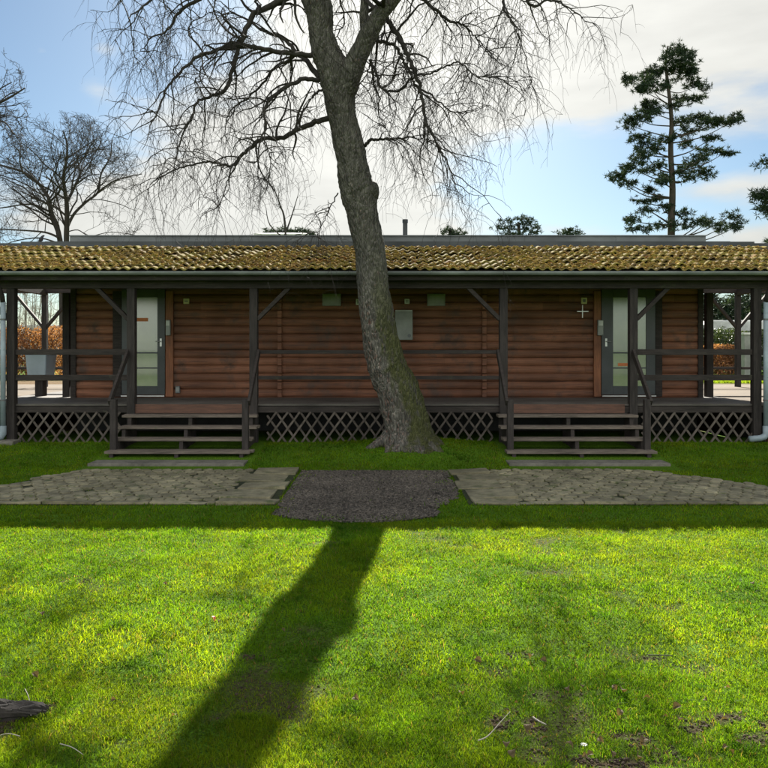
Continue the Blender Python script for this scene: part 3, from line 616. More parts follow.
for (x0, x1, lab) in ((166.5, 171, 'upright grey dispenser box beside the left door frame'), (597, 602.5, 'upright grey dispenser box beside the right door frame')):
    e, w, h = wallbox('dispenser_box', x0, x1, 320, 335.5, .07, M['panel'], lab, 'dispenser', D=15.32, group='dispensers on the door frames')
    MB().box(-w*.8, w*.8, -.082, -.0705, h*.25, h*.9).build('lid', M['white'], e, bevel=.004)
e, w, h = wallbox('outlet_box', 176, 180.5, 386, 393, .06, M['steelgrey'], 'small grey outlet box low on the wall near the left door', 'outlet box')
MB().box(-w*.7, w*.7, -.07, -.0605, -h*.5, h*.7).build('lid', M['panel'], e)
c = P(582.5, 311.5, 15.33); e = tag(empty('wall_cross', c), 'thin pale cross hanging under the yellow sign near the right door', 'cross')
MB().box(-.008, .008, -.006, .006, -.125, .125).build('upright', M['steel'], e); MB().box(-.115, .115, -.019, -.0065, -.008, .008).build('crossbar', M['steel'], e)

# washing basin on its pedestal, on the left side deck
c = P(41, 381, 15.95); e = tag(empty('washing_basin', (c.x, 15.95, ZD), R(-8)), 'light blue box basin on a dark pedestal at the left end of the deck', 'basin')
m = MB(); a = [(-.20, -.17), (.20, -.17), (.20, .17), (-.20, .17)]; b = [(-.235, -.2), (.235, -.2), (.235, .2), (-.235, .2)]
m.add([(x, y, .41) for x, y in a]+[(x, y, .86) for x, y in b], [(3,2,1,0),(4,5,6,7),(0,1,5,4),(1,2,6,5),(2,3,7,6),(3,0,4,7)]); m.build('bowl', M['basin'], e, bevel=.02)
MB().box(-.245, .245, -.21, .21, .862, .90).build('rim', M['basin'], e, bevel=.01)
MB().box(-.22, .22, -.19, .19, .36, .395).build('shelf', M['white'], e, bevel=.005)
MB().box(-.09, .09, -.08, .08, 0, .355).build('pedestal', M['dark'], e, bevel=.01)

# stairs
def stairs(x0, x1, label):
    cx = (x0+x1)/2; e = tag(empty('wooden_steps', (cx, DF, 0)), label, 'steps', group='wooden steps up to the veranda')
    w = (x1-x0)/2; rs = .168
    for k in range(4):   # k=0 top tread
        z = .672-rs*k; y1 = -.02-.30*k; jx = random.uniform(-.05, .05)
        m = MB(); m.box(-w+jx, w+jx+random.uniform(-.04, .04), y1-.155, y1-.02, z-.045, z); m.box(-w+jx*.5, w+jx*.6, y1-.30, y1-.162, z-.045, z-.002)
        m.build('tread', M['tread'], e, bevel=.006)
    for x in (-w+.12, 0, w-.12):
        m = MB(); prf = [(-.01, .05), (-.01, .78)]
        for k in range(4): z = .672-rs*k-.047; prf += [(-.02-.30*k, z), (-.30-.30*k, z)]
        prf += [(-1.21, .02)]
        n = len(prf); m.add([(x-.03, y, z) for y, z in prf]+[(x+.03, y, z) for y, z in prf], [tuple(range(n)), tuple(range(2*n-1, n-1, -1))]+[(k, n+k, n+(k+1) % n, (k+1) % n) for k in range(n)])
        m.build('stringer', M['darkh'], e)
    MB().box(-w+.1, w-.15, -.015-.02, -.016, .68, .835).build('riser_board', M['riser'], e)
    for s in (-1, 1):
        MB().box(s*(w-.09)-.05, s*(w-.09)+.05, -1.04, -.94, .0, .98).build('newel_post', M['dark'], e, bevel=.006)
        MB().bar((s*(w-.02), -.08, 1.76), (s*(w-.03), -1.02, .92), .045, .11).build('handrail', M['darkh'], e, bevel=.006)
    MB().box(-w-.05, w+.02, -1.75, -1.35, -.03, .05).build('foot_slab', M['brick'], e, bevel=.01)
    return e
stairs(-4.48, -2.16, 'left flight of open wooden steps, leading to the door nearer the blue basin')
stairs(1.96, 4.36, 'right flight of open wooden steps, leading to the door with the cross beside it')

# raised terraces at the cabin's ends (sunlit paving at deck level)
for (x0, x1) in ((-13, -7.49), (6.74, 13)):
    tag(MB().box(x0, x1, 13.52, 22.6, -.3, .80).build('terrace', M['terrace']), kind='structure')

# bird on the roof
c = P(41, 243.6, 16.0); e = tag(empty('bird', (c.x, 16.0, 3.99)), 'small dark bird perched at the left end of the roof', 'bird')
m = MB(); m.tube([(-.055, 0, .035), (-.03, 0, .06), (.0, 0, .095), (.022, 0, .14), (.035, 0, .165), (.06, 0, .178), (.078, 0, .18)], [.008, .030, .042, .032, .021, .018, .004], 10)
m.build('body', M['bird'], e, smooth=True)
MB().bar((-.05, 0, .05), (-.10, 0, .02), .03, .01).build('tail', M['bird'], e)
m = MB(); m.tube([(0, .012, .06), (0, .012, 0)], .004, 5); m.tube([(0, -.012, .06), (0, -.012, 0)], .004, 5); m.build('legs', M['bird'], e)
#SPLIT
# ------------------------------------------------------------------ trees
def catmull(pts, n=6):
    out = []; m = len(pts)
    for i in range(m-1):
        p0 = pts[max(i-1, 0)]; p1 = pts[i]; p2 = pts[i+1]; p3 = pts[min(i+2, m-1)]
        for k in range(n):
            t = k/n; out.append(.5*((2*p1)+(p2-p0)*t+(2*p0-5*p1+4*p2-p3)*t*t+(3*p1-p0-3*p2+p3)*t**3))
    out.append(pts[-1]); return out
def rdir(): 
    v = Vector((random.gauss(0, 1), random.gauss(0, 1), random.gauss(0, 1))); return v.normalized()
def wander(p, d, L_, r0, r1, nseg, droop=0.0, kink=.25, up=0.0):
    pts = [p.copy()]; rad = [r0]; d = d.normalized()
    for i in range(nseg):
        d = (d+rdir()*kink+Vector((0, 0, up-droop))).normalized(); p = p+d*(L_/nseg); pts.append(p.copy()); rad.append(r0+(r1-r0)*(i+1)/nseg)
    return pts, rad
def birch_bark():
    m = bpy.data.materials.new('birch_bark'); m.use_nodes = True; N = m.node_tree.nodes; L = m.node_tree.links; b = N['Principled BSDF']; b.inputs['Roughness'].default_value = .95; b.inputs['Specular IOR Level'].default_value = .15
    tc = N.new('ShaderNodeTexCoord'); mp = N.new('ShaderNodeMapping'); mp.inputs['Scale'].default_value = (3, 3, .9); L.new(tc.outputs['Object'], mp.inputs[0])
    n1 = N.new('ShaderNodeTexNoise'); n1.inputs['Scale'].default_value = 5; n1.inputs['Detail'].default_value = 9; n1.inputs['Roughness'].default_value = .7; L.new(mp.outputs[0], n1.inputs[0])
    vo = N.new('ShaderNodeTexVoronoi'); vo.feature = 'DISTANCE_TO_EDGE'; vo.inputs['Scale'].default_value = 9; vo.inputs['Randomness'].default_value = 1; L.new(mp.outputs[0], vo.inputs[0])
    base = N.new('ShaderNodeValToRGB'); L.new(n1.outputs[0], base.inputs[0]); e = base.color_ramp.elements; e[0].position = .3; e[0].color = (.065,.062,.055, 1); e[1].position = .72; e[1].color = (.24,.225,.195, 1)
    # pale and pinkish plates
    n2 = N.new('ShaderNodeTexNoise'); n2.inputs['Scale'].default_value = 14; n2.inputs['Detail'].default_value = 6; L.new(mp.outputs[0], n2.inputs[0])
    geo = N.new('ShaderNodeNewGeometry'); sp = N.new('ShaderNodeSeparateXYZ'); L.new(geo.outputs['Normal'], sp.inputs[0]); so = N.new('ShaderNodeSeparateXYZ'); L.new(tc.outputs['Object'], so.inputs[0])
    def mth(op, a, b_=None, clamp=False):
        n = N.new('ShaderNodeMath'); n.operation = op; n.use_clamp = clamp
        for i, v in enumerate((a, b_)):
            if v is None: continue
            if isinstance(v, (int, float)): n.inputs[i].default_value = v
            else: L.new(v, n.inputs[i])
        return n.outputs[0]
    def rng_(x, a, b_, c=0, d=1):
        n = N.new('ShaderNodeMapRange'); n.interpolation_type = 'SMOOTHSTEP'; L.new(x, n.inputs[0])
        for i, v in enumerate((a, b_, c, d)): n.inputs[i+1].default_value = v
        return n.outputs[0]
    west = rng_(mth('ADD', sp.outputs[0], mth('MULTIPLY', n1.outputs[0], .6)), .25, -.25)   # bark plates on the left flank
    low = rng_(so.outputs[2], 2.9, 1.8); plate = mth('MULTIPLY', mth('MULTIPLY', west, low), rng_(n2.outputs[0], .50, .62))
    spk = rng_(n2.outputs[0], .60, .68, 0, .55); plate = mth('MAXIMUM', plate, spk)
    pc = N.new('ShaderNodeValToRGB'); L.new(n1.outputs[0], pc.inputs[0]); e = pc.color_ramp.elements; e[0].position = .42; e[0].color = (.27,.15,.12, 1); e[1].position = .58; e[1].color = (.38,.35,.30, 1)
    m1 = N.new('ShaderNodeMix'); m1.data_type = 'RGBA'; L.new(plate, m1.inputs[0]); L.new(base.outputs[0], m1.inputs[6]); L.new(pc.outputs[0], m1.inputs[7])
    # moss on the right flank of the lower trunk
    east = rng_(mth('ADD', sp.outputs[0], mth('MULTIPLY', n1.outputs[0], .7)), .10, .55); mossf = mth('MULTIPLY', mth('MULTIPLY', east, rng_(so.outputs[2], 3.6, 1.6)), mth('MULTIPLY', rng_(n1.outputs[0], .36, .5), .9))
    mc = N.new('ShaderNodeValToRGB'); L.new(n2.outputs[0], mc.inputs[0]); mc.color_ramp.elements[0].color = (.045,.06,.016, 1); mc.color_ramp.elements[1].color = (.12,.12,.04, 1)
    m2 = N.new('ShaderNodeMix'); m2.data_type = 'RGBA'; L.new(mossf, m2.inputs[0]); L.new(m1.outputs[2], m2.inputs[6]); L.new(mc.outputs[0], m2.inputs[7])
    L.new(m2.outputs[2], b.inputs['Base Color'])
    hh = mth('ADD', mth('MULTIPLY', vo.outputs['Distance'], 2.2), n1.outputs[0])
    bp = N.new('ShaderNodeBump'); bp.inputs['Strength'].default_value = 1; bp.inputs['Distance'].default_value = .06; L.new(hh, bp.inputs['Height']); L.new(bp.outputs[0], b.inputs['Normal'])
    return m
M['birch'] = birch_bark()
BD = 12.7
birch = tag(empty('birch_tree', (0.42, BD, .2)), 'large leaning weeping birch with a mossy furrowed trunk in front of the cabin', 'tree')
ORG = Vector((0.42, BD, .2))
def local(pts, org=ORG): return [p-org for p in pts]
tr = [(411,455,34),(410,446,31),(409,437,25.5),(407,424,22.5),(398,392,20.5),(391,375,19.5),(385.5,361,19),(380,335,17.5),(376,310,16.8),(373,285,15.6),(370,250,15.0),(363.5,220,15.4),(361,206,15.8),(357,190,17.0),(354.5,178,16.5),(352,162,15.2),(348,141,14.8),(343,120,13.8),(339,95,15.2),(337.5,82,17),(334,70,16.2),(328.5,58,14.6),(323.5,44,13),(321,31,12),(320,16,13),(316,0,14.2),(311,-22,13.5)]
s1 = [(311,-22,13.4),(308,-38,12.8),(305,-55,12),(300,-110,10),(298,-170,8),(290,-240,6),(285,-320,3.5),(280,-380,1)]
s2 = [(341,106,7),(346,90,11),(350,76,11.5),(355,62,10.4),(363,46,9),(369,33,9.5),(379,16,7.6),(392,0,7),(402,-14,6.5),(425,-50,5.5),(440,-100,4.5),(462,-160,3),(470,-240,1)]
s3 = [(366,40,5),(364,18,4.6),(365,0,4.3),(368,-40,4),(366,-100,3.2),(372,-180,2.4),(370,-260,1)]
def trace(lst, D0=BD, drift=0): return [P(x, y, D0+drift*i) for i, (x, y, r) in enumerate(lst)], [r/F*BD for x, y, r in lst]
def wobf(seed, amp):
    def f_(i, k):
        return 1+amp*mn.noise(Vector((k*.55+seed, i*.16, seed*3.1)))+amp*.6*mn.noise(Vector((k*1.3+seed, i*.5, seed)))
    return f_
def trunkmesh(m, lst, drift=0, n=28, sub=6, amp=.10, flare=False, seed=1):
    pts, rad = trace(lst, drift=drift); p2 = catmull(pts, sub); r2 = [float(v) for v in np.interp(np.linspace(0, len(rad)-1, len(p2)), np.arange(len(rad)), rad)]
    def w(i, k):
        v = wobf(seed, amp)(i, k)
        if flare and i < 14: v *= 1+.16*(1-i/14)*math.cos(k/n*2*math.pi*5+.7)
        return v
    m.tube(local(p2), r2, n, wob=w); return p2, r2
m = MB()
TP, TR = trunkmesh(m, tr, n=40, sub=8, amp=.11, flare=True)
S1, R1 = trunkmesh(m, s1, drift=.03, seed=2, n=24, amp=.08); S2, R2 = trunkmesh(m, s2, drift=-.06, seed=3, n=20, amp=.08); S3, R3 = trunkmesh(m, s3, drift=.05, seed=4, n=14, amp=.08)
random.seed(77)
for a_ in (-2.9, -2.2, -1.5, -.8, -.15, .6, 2.3):
    ca, sa = math.cos(a_), math.sin(a_); b0 = P(409, 436, BD); L_ = random.uniform(.62, .85)
    rp = [b0+Vector((ca*t_*L_, sa*t_*L_*.8, 0)) for t_ in (.25, .5, .78, 1.0)]
    for q, dz_ in zip(rp, (.20, .04, -.02, -.10)): q.z = float(gz(q.x, q.y))+dz_
    m.tube(local(catmull(rp, 4)), list(np.linspace(.17, .04, 13)), 12, wob=wobf(a_, .3))
k = P(370, 189, BD); m.tube(local([k+Vector((-.06, 0, -.07)), k+Vector((.03, -.03, -.02)), k+Vector((.085, -.04, .03)), k+Vector((.13, -.04, .05))]), [.20,.17,.12,.05], 14, wob=wobf(9, .25))
m.build('trunk', M['birch'], birch, smooth=True)
# traced limbs: (points, radius0 m, radius1, depth drift total)
LB = [
 ([(316,55),(296,54),(270,50),(250,47),(231,45),(212,52),(198,56),(180,72),(169,86),(160,104),(156,118)], .045, .010, -1.6),
 ([(320,78),(307,62),(296,52),(283,38),(262,30),(245,18),(228,10)], .05, .012, 1.5),
 ([(322,80),(305,79),(292,84),(270,98),(264,112),(266,126),(261,140),(258,160)], .042, .009, -.8),
 ([(330,118),(315,122),(296,131),(280,138),(263,138),(250,148),(240,158),(232,166),(215,162),(201,163),(180,168),(165,174),(154,182)], .05, .007, 1.2),
 ([(240,158),(232,172),(224,190),(219,210)], .016, .004, .3),
 ([(296,54),(285,62),(273,70),(263,84),(244,101),(232,110),(226,122)], .03, .008, .9),
 ([(318,-8),(300,-6),(283,0),(264,8),(253,15),(245,33),(237,52),(231,75),(224,91),(208,97),(198,102),(190,120),(180,143),(176,160)], .06, .008, -1.2),
 ([(300,-40),(270,-30),(235,-22),(205,-5),(180,12),(168,30),(152,38),(140,52)], .055, .006, 1.4),
 ([(306,-60),(268,-62),(230,-50),(190,-30),(165,-10),(142,6),(128,20)], .055, .006, -2.2),
 ([(208,58),(196,44),(188,30),(196,20),(212,12)], .018, .006, .4),
 ([(263,138),(268,150),(270,165),(266,182)], .010, .004, .6),
 ([(385,14),(392,26),(399,38),(405,50),(412,65),(418,80),(421,94),(424,110),(427,125),(433,137),(440,148),(446,160),(452,175),(456,192)], .045, .006, -1.3),
 ([(366,40),(378,41),(392,44),(399,52),(404,62),(410,74),(416,86),(428,93),(438,101),(454,112),(468,112),(480,109)], .034, .006, 1.3),
 ([(398,-8),(412,-6),(425,0),(438,12),(448,20),(460,24),(467,27),(474,36),(482,44),(488,52)], .035, .007, .8),
 ([(420,-45),(455,-40),(480,-25),(500,-8),(504,8),(508,16),(516,28),(519,38)], .04, .006, -1.0),
 ([(436,-90),(480,-75),(510,-35),(524,-8),(532,6),(545,1),(558,2),(570,8),(578,14),(586,22)], .04, .005, .9),
 ([(345,118),(352,100),(358,88),(364,78),(370,68),(372,55)], .014, .006, -.5),
 ([(365,146),(369,141),(376,139),(388,139),(400,138),(412,138),(426,139)], .03, .008, -.7),
 ([(370,60),(376,74),(380,86),(390,92),(402,88),(415,76),(430,73),(444,68),(455,62),(464,66),(472,74),(484,77),(497,79)], .026, .005, -1.0),
 ([(372,66),(374,84),(380,98),(378,112),(384,126),(392,140)], .018, .005, 1.0),
 ([(338,193),(331,207),(324,220),(318,234)], .012, .004, -.4),
 ([(312,98),(318,92),(327,88)], .02, .022, 0),
 ([(372,-30),(350,-20),(340,0),(345,20),(338,36),(346,50)], .022, .007, 1.6),
 ([(300,-90),(250,-100),(205,-90),(160,-60),(130,-25),(118,10)], .05, .006, 1.0),
 ([(368,-60),(392,-50),(410,-30),(424,-10),(440,-2),(452,-14),(470,-18)], .03, .006, 1.8),
]
twm = MB(); br = MB(); ntw = 0
def hang(p, L_, r=.0022):
    n = max(3, int(L_/.14)); pts = [p.copy()]; d = Vector((random.gauss(0, .5), random.gauss(0, .5), random.uniform(-.5, .25))).normalized()
    for i in range(n):
        d = (d*.72+Vector((random.gauss(0, .13), random.gauss(0, .13), -.34))).normalized(); p = p+d*(L_/n); pts.append(p.copy())
    return pts
def add_twigs(p, cnt, Lm):
    for _ in range(cnt):
        L_ = Lm*random.uniform(.35, 1.15); pts = hang(p, L_); m_ = len(pts)
        twm.tube(local(pts), list(np.linspace(.0036, .0014, m_)), 3, cap=False)
        for i in range(1, m_-1):
            if random.random() < .5:
                q = hang(pts[i], L_*random.uniform(.2, .5)); twm.tube(local(q), list(np.linspace(.0024, .0012, len(q))), 3, cap=False)
def sub(p, d, L_, r, lvl):
    ns = 7; pts, rad = wander(p, d, L_, r, max(r*.35, .0025), ns, droop=.06 if lvl == 1 else .14, kink=.34)
    br.tube(local(pts), rad, 5 if lvl == 1 else 4, cap=False)
    for i in range(2, ns+1):
        if lvl == 1 and random.random() < .6:
            dd = (pts[i]-pts[i-1]).normalized(); sd = (dd*.5+rdir()*.9+Vector((0, 0, -.1))).normalized(); sub(pts[i], sd, L_*random.uniform(.35, .7), max(rad[i]*.7, .005), 2)
        if random.random() < (.24 if lvl == 2 else .12): add_twigs(pts[i], 1, 1.0)
for (lp, r0, r1, dr) in LB:
    n = len(lp); pts = [P(x, y, BD+dr*(i/(n-1))**1.0) for i, (x, y) in enumerate(lp)]; p2 = catmull(pts, 5)
    for q in p2[2:]: q += rdir()*.018
    rr = list(np.linspace(r0, r1, len(p2))); br.tube(local(p2), rr, 8)
    tot = sum((p2[i+1]-p2[i]).length for i in range(len(p2)-1)); 
    for i in range(4, len(p2)):
        f_ = i/len(p2)
        if random.random() < .36+.22*f_ and r0 < .0195+1:
            dd = (p2[i]-p2[i-1]).normalized(); sd = (dd*.55+rdir()*.85+Vector((0, 0, .15))).normalized()
            sub(p2[i], sd, random.uniform(.45, 1.1)*(1 if tot > 1.2 else .5), max(rr[i]*.55, .009), 1 if random.random() < .6 else 2)
        if f_ > .35 and random.random() < .34: add_twigs(p2[i], 1, 1.0)
    sub(p2[-1], (p2[-1]-p2[-3]), .6, r1, 2)
# upper crown, out of the picture
for (S_, R_) in ((S1, R1), (S2, R2), (S3, R3)):
    for i in range(int(len(S_)*.5), len(S_)):
        for _ in range(1):
            d = rdir(); d.z = abs(d.z)*.4+.2; L_ = random.uniform(1.2, 3.2); pts, rad = wander(S_[i], d, L_, min(R_[i]*.4, .04), .006, 8, droop=.05, kink=.25); br.tube(local(pts), rad, 5)
            for q in pts[3:]:
                if random.random() < .6: sub(q, rdir(), .8, .008, 2)
br.build('branches', M['darkbark'], birch, smooth=True); tw = twm.build('twigs', M['twig'], birch)
print('birch twig verts', len(twm.v), len(br.v))

# bare oak-like trees on the left
def bare_tree(name, label, base, limbs, D, spread, r_scale=1.0, depth=2.0, lv=4, len0=3.0, seedn=1, hull=None, group=None):
    random.seed(seedn); org = Vector(base); e = tag(empty(name, org), label, 'tree', group); tm = MB(); cm = MB()
    def grow(p, d, L_, r, l):
        ns = 5; pts, rad = wander(p, d, L_, max(r, .007), max(r*.5, .005), ns, droop=0, kink=.3, up=.02)
        if hull:
            q = pts[-1]; ex = (CX+q.x/q.y*F-hull[0])/hull[2]; ey = (HZ-(q.z-EYE)/q.y*F-hull[1])/hull[3]
            if ex*ex+ey*ey > 1: return
        (tm if l >= lv else cm).tube(local(pts, org), rad, 6 if l >= 3 else 3, cap=False)
        if l <= 0: return
        for i in range(1, ns+1):
            if random.random() < .72:
                dd = (pts[i]-pts[i-1]).normalized(); sd = (dd*.9+rdir()*.75).normalized(); grow(pts[i], sd, L_*random.uniform(.45, .75), rad[i]*.6, l-1)
    for (lp, r0, r1) in limbs:
        n = len(lp); dr = random.uniform(-depth, depth); pts = [P(x, y, D+dr*(i/(n-1))) for i, (x, y) in enumerate(lp)]; p2 = catmull(pts, 4); rr = list(np.linspace(r0, r1, len(p2))*r_scale)
        tm.tube(local(p2, org), rr, 9)
        for i in range(5, len(p2)):
            if random.random() < .62:
                dd = (p2[i]-p2[i-1]).normalized(); sd = (dd*.8+rdir()*.8+Vector((0, 0, .15))).normalized(); grow(p2[i], sd, len0*random.uniform(.5, 1)*(.6+.4*(1-i/len(p2))), rr[i]*.45, lv-1)
        grow(p2[-1], p2[-1]-p2[-2], len0*.8, rr[-1], lv-1)
    tm.build('trunk', M['oakbark'], e, smooth=True); cm.build('crown', M['oakbark'], e); return e
OD = 34.0; gb = .75
pz = lambda x, D: HZ+(EYE-gb)*F/D
bare_tree('bare_tree', 'wide bare tree with two trunks behind the left end of the roof', (P(64, pz(64, OD), OD).x, OD, gb), [
 ([(63,pz(0,OD)),(62,300),(60,240),(52,217),(49.5,202),(47,195),(38,183),(23,172),(0,165),(-14,160)], .34, .07),
 ([(68,pz(0,OD)),(67,300),(66.5,240),(67,217),(66.5,200),(65,192),(63.5,177),(66.5,159),(67,144),(63,131)], .34, .06),
 ([(23,172),(20,162),(19.5,152),(14,146)], .10, .04), ([(49.5,202),(60,190),(55,177),(56,172)], .12, .05), ([(48,211),(32,202),(33,188)], .10, .04),
 ([(48,211),(30,204),(0,208),(-16,206)], .11, .04), ([(59.5,238),(48,233),(33,231),(0,229),(-20,228)], .13, .05), ([(67,202),(76,184),(80,174),(79,167),(76,150)], .16, .05),
 ([(67,228),(74,214),(86,202),(98,192),(101,174),(110,157),(112,140)], .17, .05), ([(98,192),(114,181),(128,177),(142,174)], .10, .04), ([(76,184),(88,176),(99,174)], .09, .04),
 ([(66.5,159),(81,149),(99,137)], .10, .03), ([(80,174),(84,160),(90,150)], .07, .03), ([(61,244),(40,238),(20,240),(6,244)], .09, .04), ([(67,232),(78,230),(90,236),(112,232),(140,236)], .06, .03)],
 OD, 1, r_scale=.42, depth=3, lv=4, len0=3.4, seedn=5, hull=(62, 196, 88, 86))
bare_tree('bare_tree', 'bare tree reaching in at the upper left edge of the picture', (-15.8, 26, .75), [
 ([(-82,pz(0,26)),(-80,250),(-72,190),(-60,150),(-40,120),(-15,108),(5,100),(25,88)], .30, .04), ([(-60,150),(-40,140),(-15,122),(4,122),(14,135)], .12, .03), ([(-72,190),(-70,120),(-60,70),(-40,40),(-30,10)], .16, .04),
 ([(-50,130),(-20,105),(-5,92),(12,82)], .09, .03), ([(-72,190),(-110,150),(-130,100)], .14, .04)], 26, 1, r_scale=.5, depth=2, lv=4, len0=1.7, seedn=8, hull=(-30, 110, 64, 75))
# twiggy tree hidden behind the birch
bare_tree('bare_tree', 'slender bare tree behind the roof, seen through the birch twigs', (P(288, 300, 48).x, 48, .75), [
 ([(288,pz(0,48)),(287,300),(285,225),(280,205),(274,188)], .18, .04), ([(285,235),(292,215),(298,195)], .1, .03), ([(286,240),(270,225),(266,208)], .09, .03)], 48, 1, r_scale=.6, depth=1.5, lv=3, len0=1.9, seedn=12)

# ---- pines
def tuft_cloud(centers, rad_, nb, L_, w):
    """centers (n,3): needle tufts, nb thin triangles each"""
    C = np.repeat(np.asarray(centers), nb, 0); n = len(C); d = rng.normal(size=(n, 3)); d[:, 2] = d[:, 2]*.8+.25; d /= np.linalg.norm(d, axis=1)[:, None]
    a = np.cross(d, rng.normal(size=(n, 3))); a /= np.linalg.norm(a, axis=1)[:, None]+1e-9; Ls = L_*rng.uniform(.5, 1.1, n)[:, None]; ww = w*rng.uniform(.7, 1.3, n)[:, None]
    C = C+d*rng.uniform(0, .3, n)[:, None]*L_
    V = np.stack([C-a*ww/2, C+a*ww/2, C+d*Ls], 1).reshape(-1, 3); return V, np.arange(n)[:, None]*3+np.array([[0, 1, 2]])
def pine(name, label, trunk, clusters, D, trad, dscale=1.0, nper=1.0, tuft=(.34, .07), nb=12, depth=1.0, group=None):
    base = P(trunk[0][0], trunk[0][1], D); org = base.copy(); e = tag(empty(name, org), label, 'tree', group)
    pts = [P(x, y, D) for x, y in trunk]; p2 = catmull(pts, 5); m = MB(); rr = list(np.linspace(trad, trad*.18, len(p2))); m.tube(local(p2, org), rr, 12, wob=wobf(3, .12)); cen = []
    for (cx_, cy_, rx, ry) in clusters:
        dd = random.uniform(-depth, depth)*(rx/F*D)*2.0+random.uniform(-.8, .8)*depth; c = P(cx_, cy_, D+dd)
        ti = min(range(len(p2)), key=lambda i: abs(p2[i].z-(c.z-abs(c.x-p2[i].x)*.35)))
        a = p2[ti]; mid = (a+c)/2+Vector((0, 0, -.15*abs(c.x-a.x)*.5))+rdir()*.15
        lp = catmull([a, mid, c], 6); m.tube(local(lp, org), list(np.linspace(max(.02, rr[ti]*.32), .012, len(lp))), 6, cap=False)
        RX, RY = rx/F*D, ry/F*D; ns = max(5, int(RX*RY*46*nper/ (tuft[0]/.34)))
        nsub = max(3, int(ns/9))
        for _ in range(nsub):
            v = rdir(); r_ = random.random()**.45; sc = c+Vector((v.x*RX*r_, v.y*RX*.9*r_, v.z*RY*r_*.85))
            bp_, br_ = wander(c+(sc-c)*.0, sc-c, (sc-c).length, .02, .006, 4, kink=.12); m.tube(local(bp_, org), br_, 3, cap=False)
            for _ in range(9):
                q = sc+Vector((random.gauss(0, .30), random.gauss(0, .30), random.gauss(0, .13)))*(tuft[0]/.34); cen.append(q-org)
    m.build('trunk', M['pinebark'], e, smooth=True)
    v, f = tuft_cloud(np.array([tuple(c) for c in cen]), 0, nb, *tuft); npmesh('crown', v, f, M['needle'], e); return e
cz = lambda lst: [(568+x/3.07, y/3.07, rx/3.07, ry/3.07) for x, y, rx, ry in lst]
random.seed(21)
pine('pine_tree', 'tall dark Scots pine standing alone behind the right half of the roof', [(672, pz(0, 45)), (671, 240), (672.5, 190), (670.5, 150), (671.5, 120), (668, 85), (665.5, 62), (668, 46)],
 cz([(330,150,38,20),(365,155,28,22),(330,185,45,22),(375,200,28,26),(300,215,40,22),(350,225,50,24),(235,222,38,22),(200,248,30,22),(250,255,50,24),(395,262,38,22),(300,265,30,16),(230,280,36,14),
  (350,300,40,12),(400,302,30,12),(330,318,25,9),(240,330,40,24),(205,360,38,22),(260,352,36,22),(190,385,22,16),(400,360,44,16),(440,375,44,22),(490,362,36,16),(505,372,20,12),(380,395,46,16),(360,372,20,10),(215,415,22,24),(205,450,18,22),(235,440,20,18),
  (440,425,30,16),(450,460,44,18),(480,470,26,14),(420,480,30,14),(270,450,34,18),(300,430,22,14),(345,440,26,14),(240,480,36,18),(190,510,38,22),(240,520,34,16),(150,540,36,20),(180,570,34,16),(275,510,28,16),(300,545,22,14),
  (380,500,32,20),(400,535,36,24),(370,550,26,14),(345,520,22,12),(250,585,34,16),(225,620,22,14),(280,560,26,12),(290,640,24,16),(240,640,26,18),(200,680,32,18),(230,705,36,18),(300,690,26,16),(350,660,24,16),(365,690,26,18),(400,690,34,16),(430,680,24,14),(490,668,26,14),(510,700,26,22),(470,700,18,12),(270,610,20,12)]),
 45, .23, tuft=(.25, .050), nb=18, nper=2.9, depth=.8)
random.seed(3)
pine('pine_tree', 'small flat-topped pine just above the roof, left of the tall pine', [(519, pz(0, 70)), (519, 240), (518, 222)],
 [(502,226,5,4),(508,222,8,3),(520,219,9,3),(530,221,7,3),(538,226,6,2.5),(512,229,8,2.5),(526,229,8,2.5),(520,225,6,2),(533,232,7,3),(508,234,6,2.5),(518,234,6,2)], 70, .3, tuft=(.30, .07), nb=10, nper=.55, depth=.5)
pine('pine_tree', 'tiny distant pine top between the flat-topped pine and the tall pine', [(569, pz(0, 80)), (569, 240), (569, 233)],
 [(563,233,5,2),(569,230,5,2.5),(576,233,5,2),(570,235,7,2)], 80, .3, tuft=(.32, .08), nb=10, nper=.6, depth=.5)
pine('pine_tree', 'low dark bush-like pine top above the roof near the flue', [(450, pz(0, 80)), (450, 240), (449, 233)],
 [(448,232,4,2.5),(453,234,4,2),(457,235,4,1.5)], 80, .3, tuft=(.4, .10), nb=10, nper=1.2, depth=.4)
pine('pine_tree', 'wide low pine crown behind the roof left of the birch', [(288, pz(0, 60)), (288, 250), (289, 238)],
 [(272,232,6,3),(280,231,7,3),(290,231,6,2.5),(297,232,6,3),(305,233,6,2.5),(312,235,5,2),(285,235,9,2.5)], 60, .3, tuft=(.30, .07), nb=10, nper=.55, depth=.5)
pine('pine_tree', 'pine reaching in at the right edge of the picture', [(800, pz(0, 40)), (799, 240), (798, 150), (797, 60)],
 [(763,194,7,4),(768,199,8,4),(761,197,5,2),(770,205,8,3),(768,164,5,3),(766,211,4,2),(780,190,12,8),(785,160,14,8),(800,120,20,12),(790,210,14,7),(810,80,18,12),(778,243,8,5),(800,240,12,8)], 40, .25, tuft=(.30, .055), nb=12, nper=1.0, depth=.8)
pine('pine_tree', 'drooping pine twig at the right edge below the first', [(830, pz(0, 52)), (829, 240), (828, 150), (827, 90)],
 [(790,240,18,8),(800,200,20,10),(820,150,22,12),(840,190,20,12),(770,238,5,3)], 52, .25, tuft=(.34, .06), nb=10, nper=.8, depth=.8) if False else None

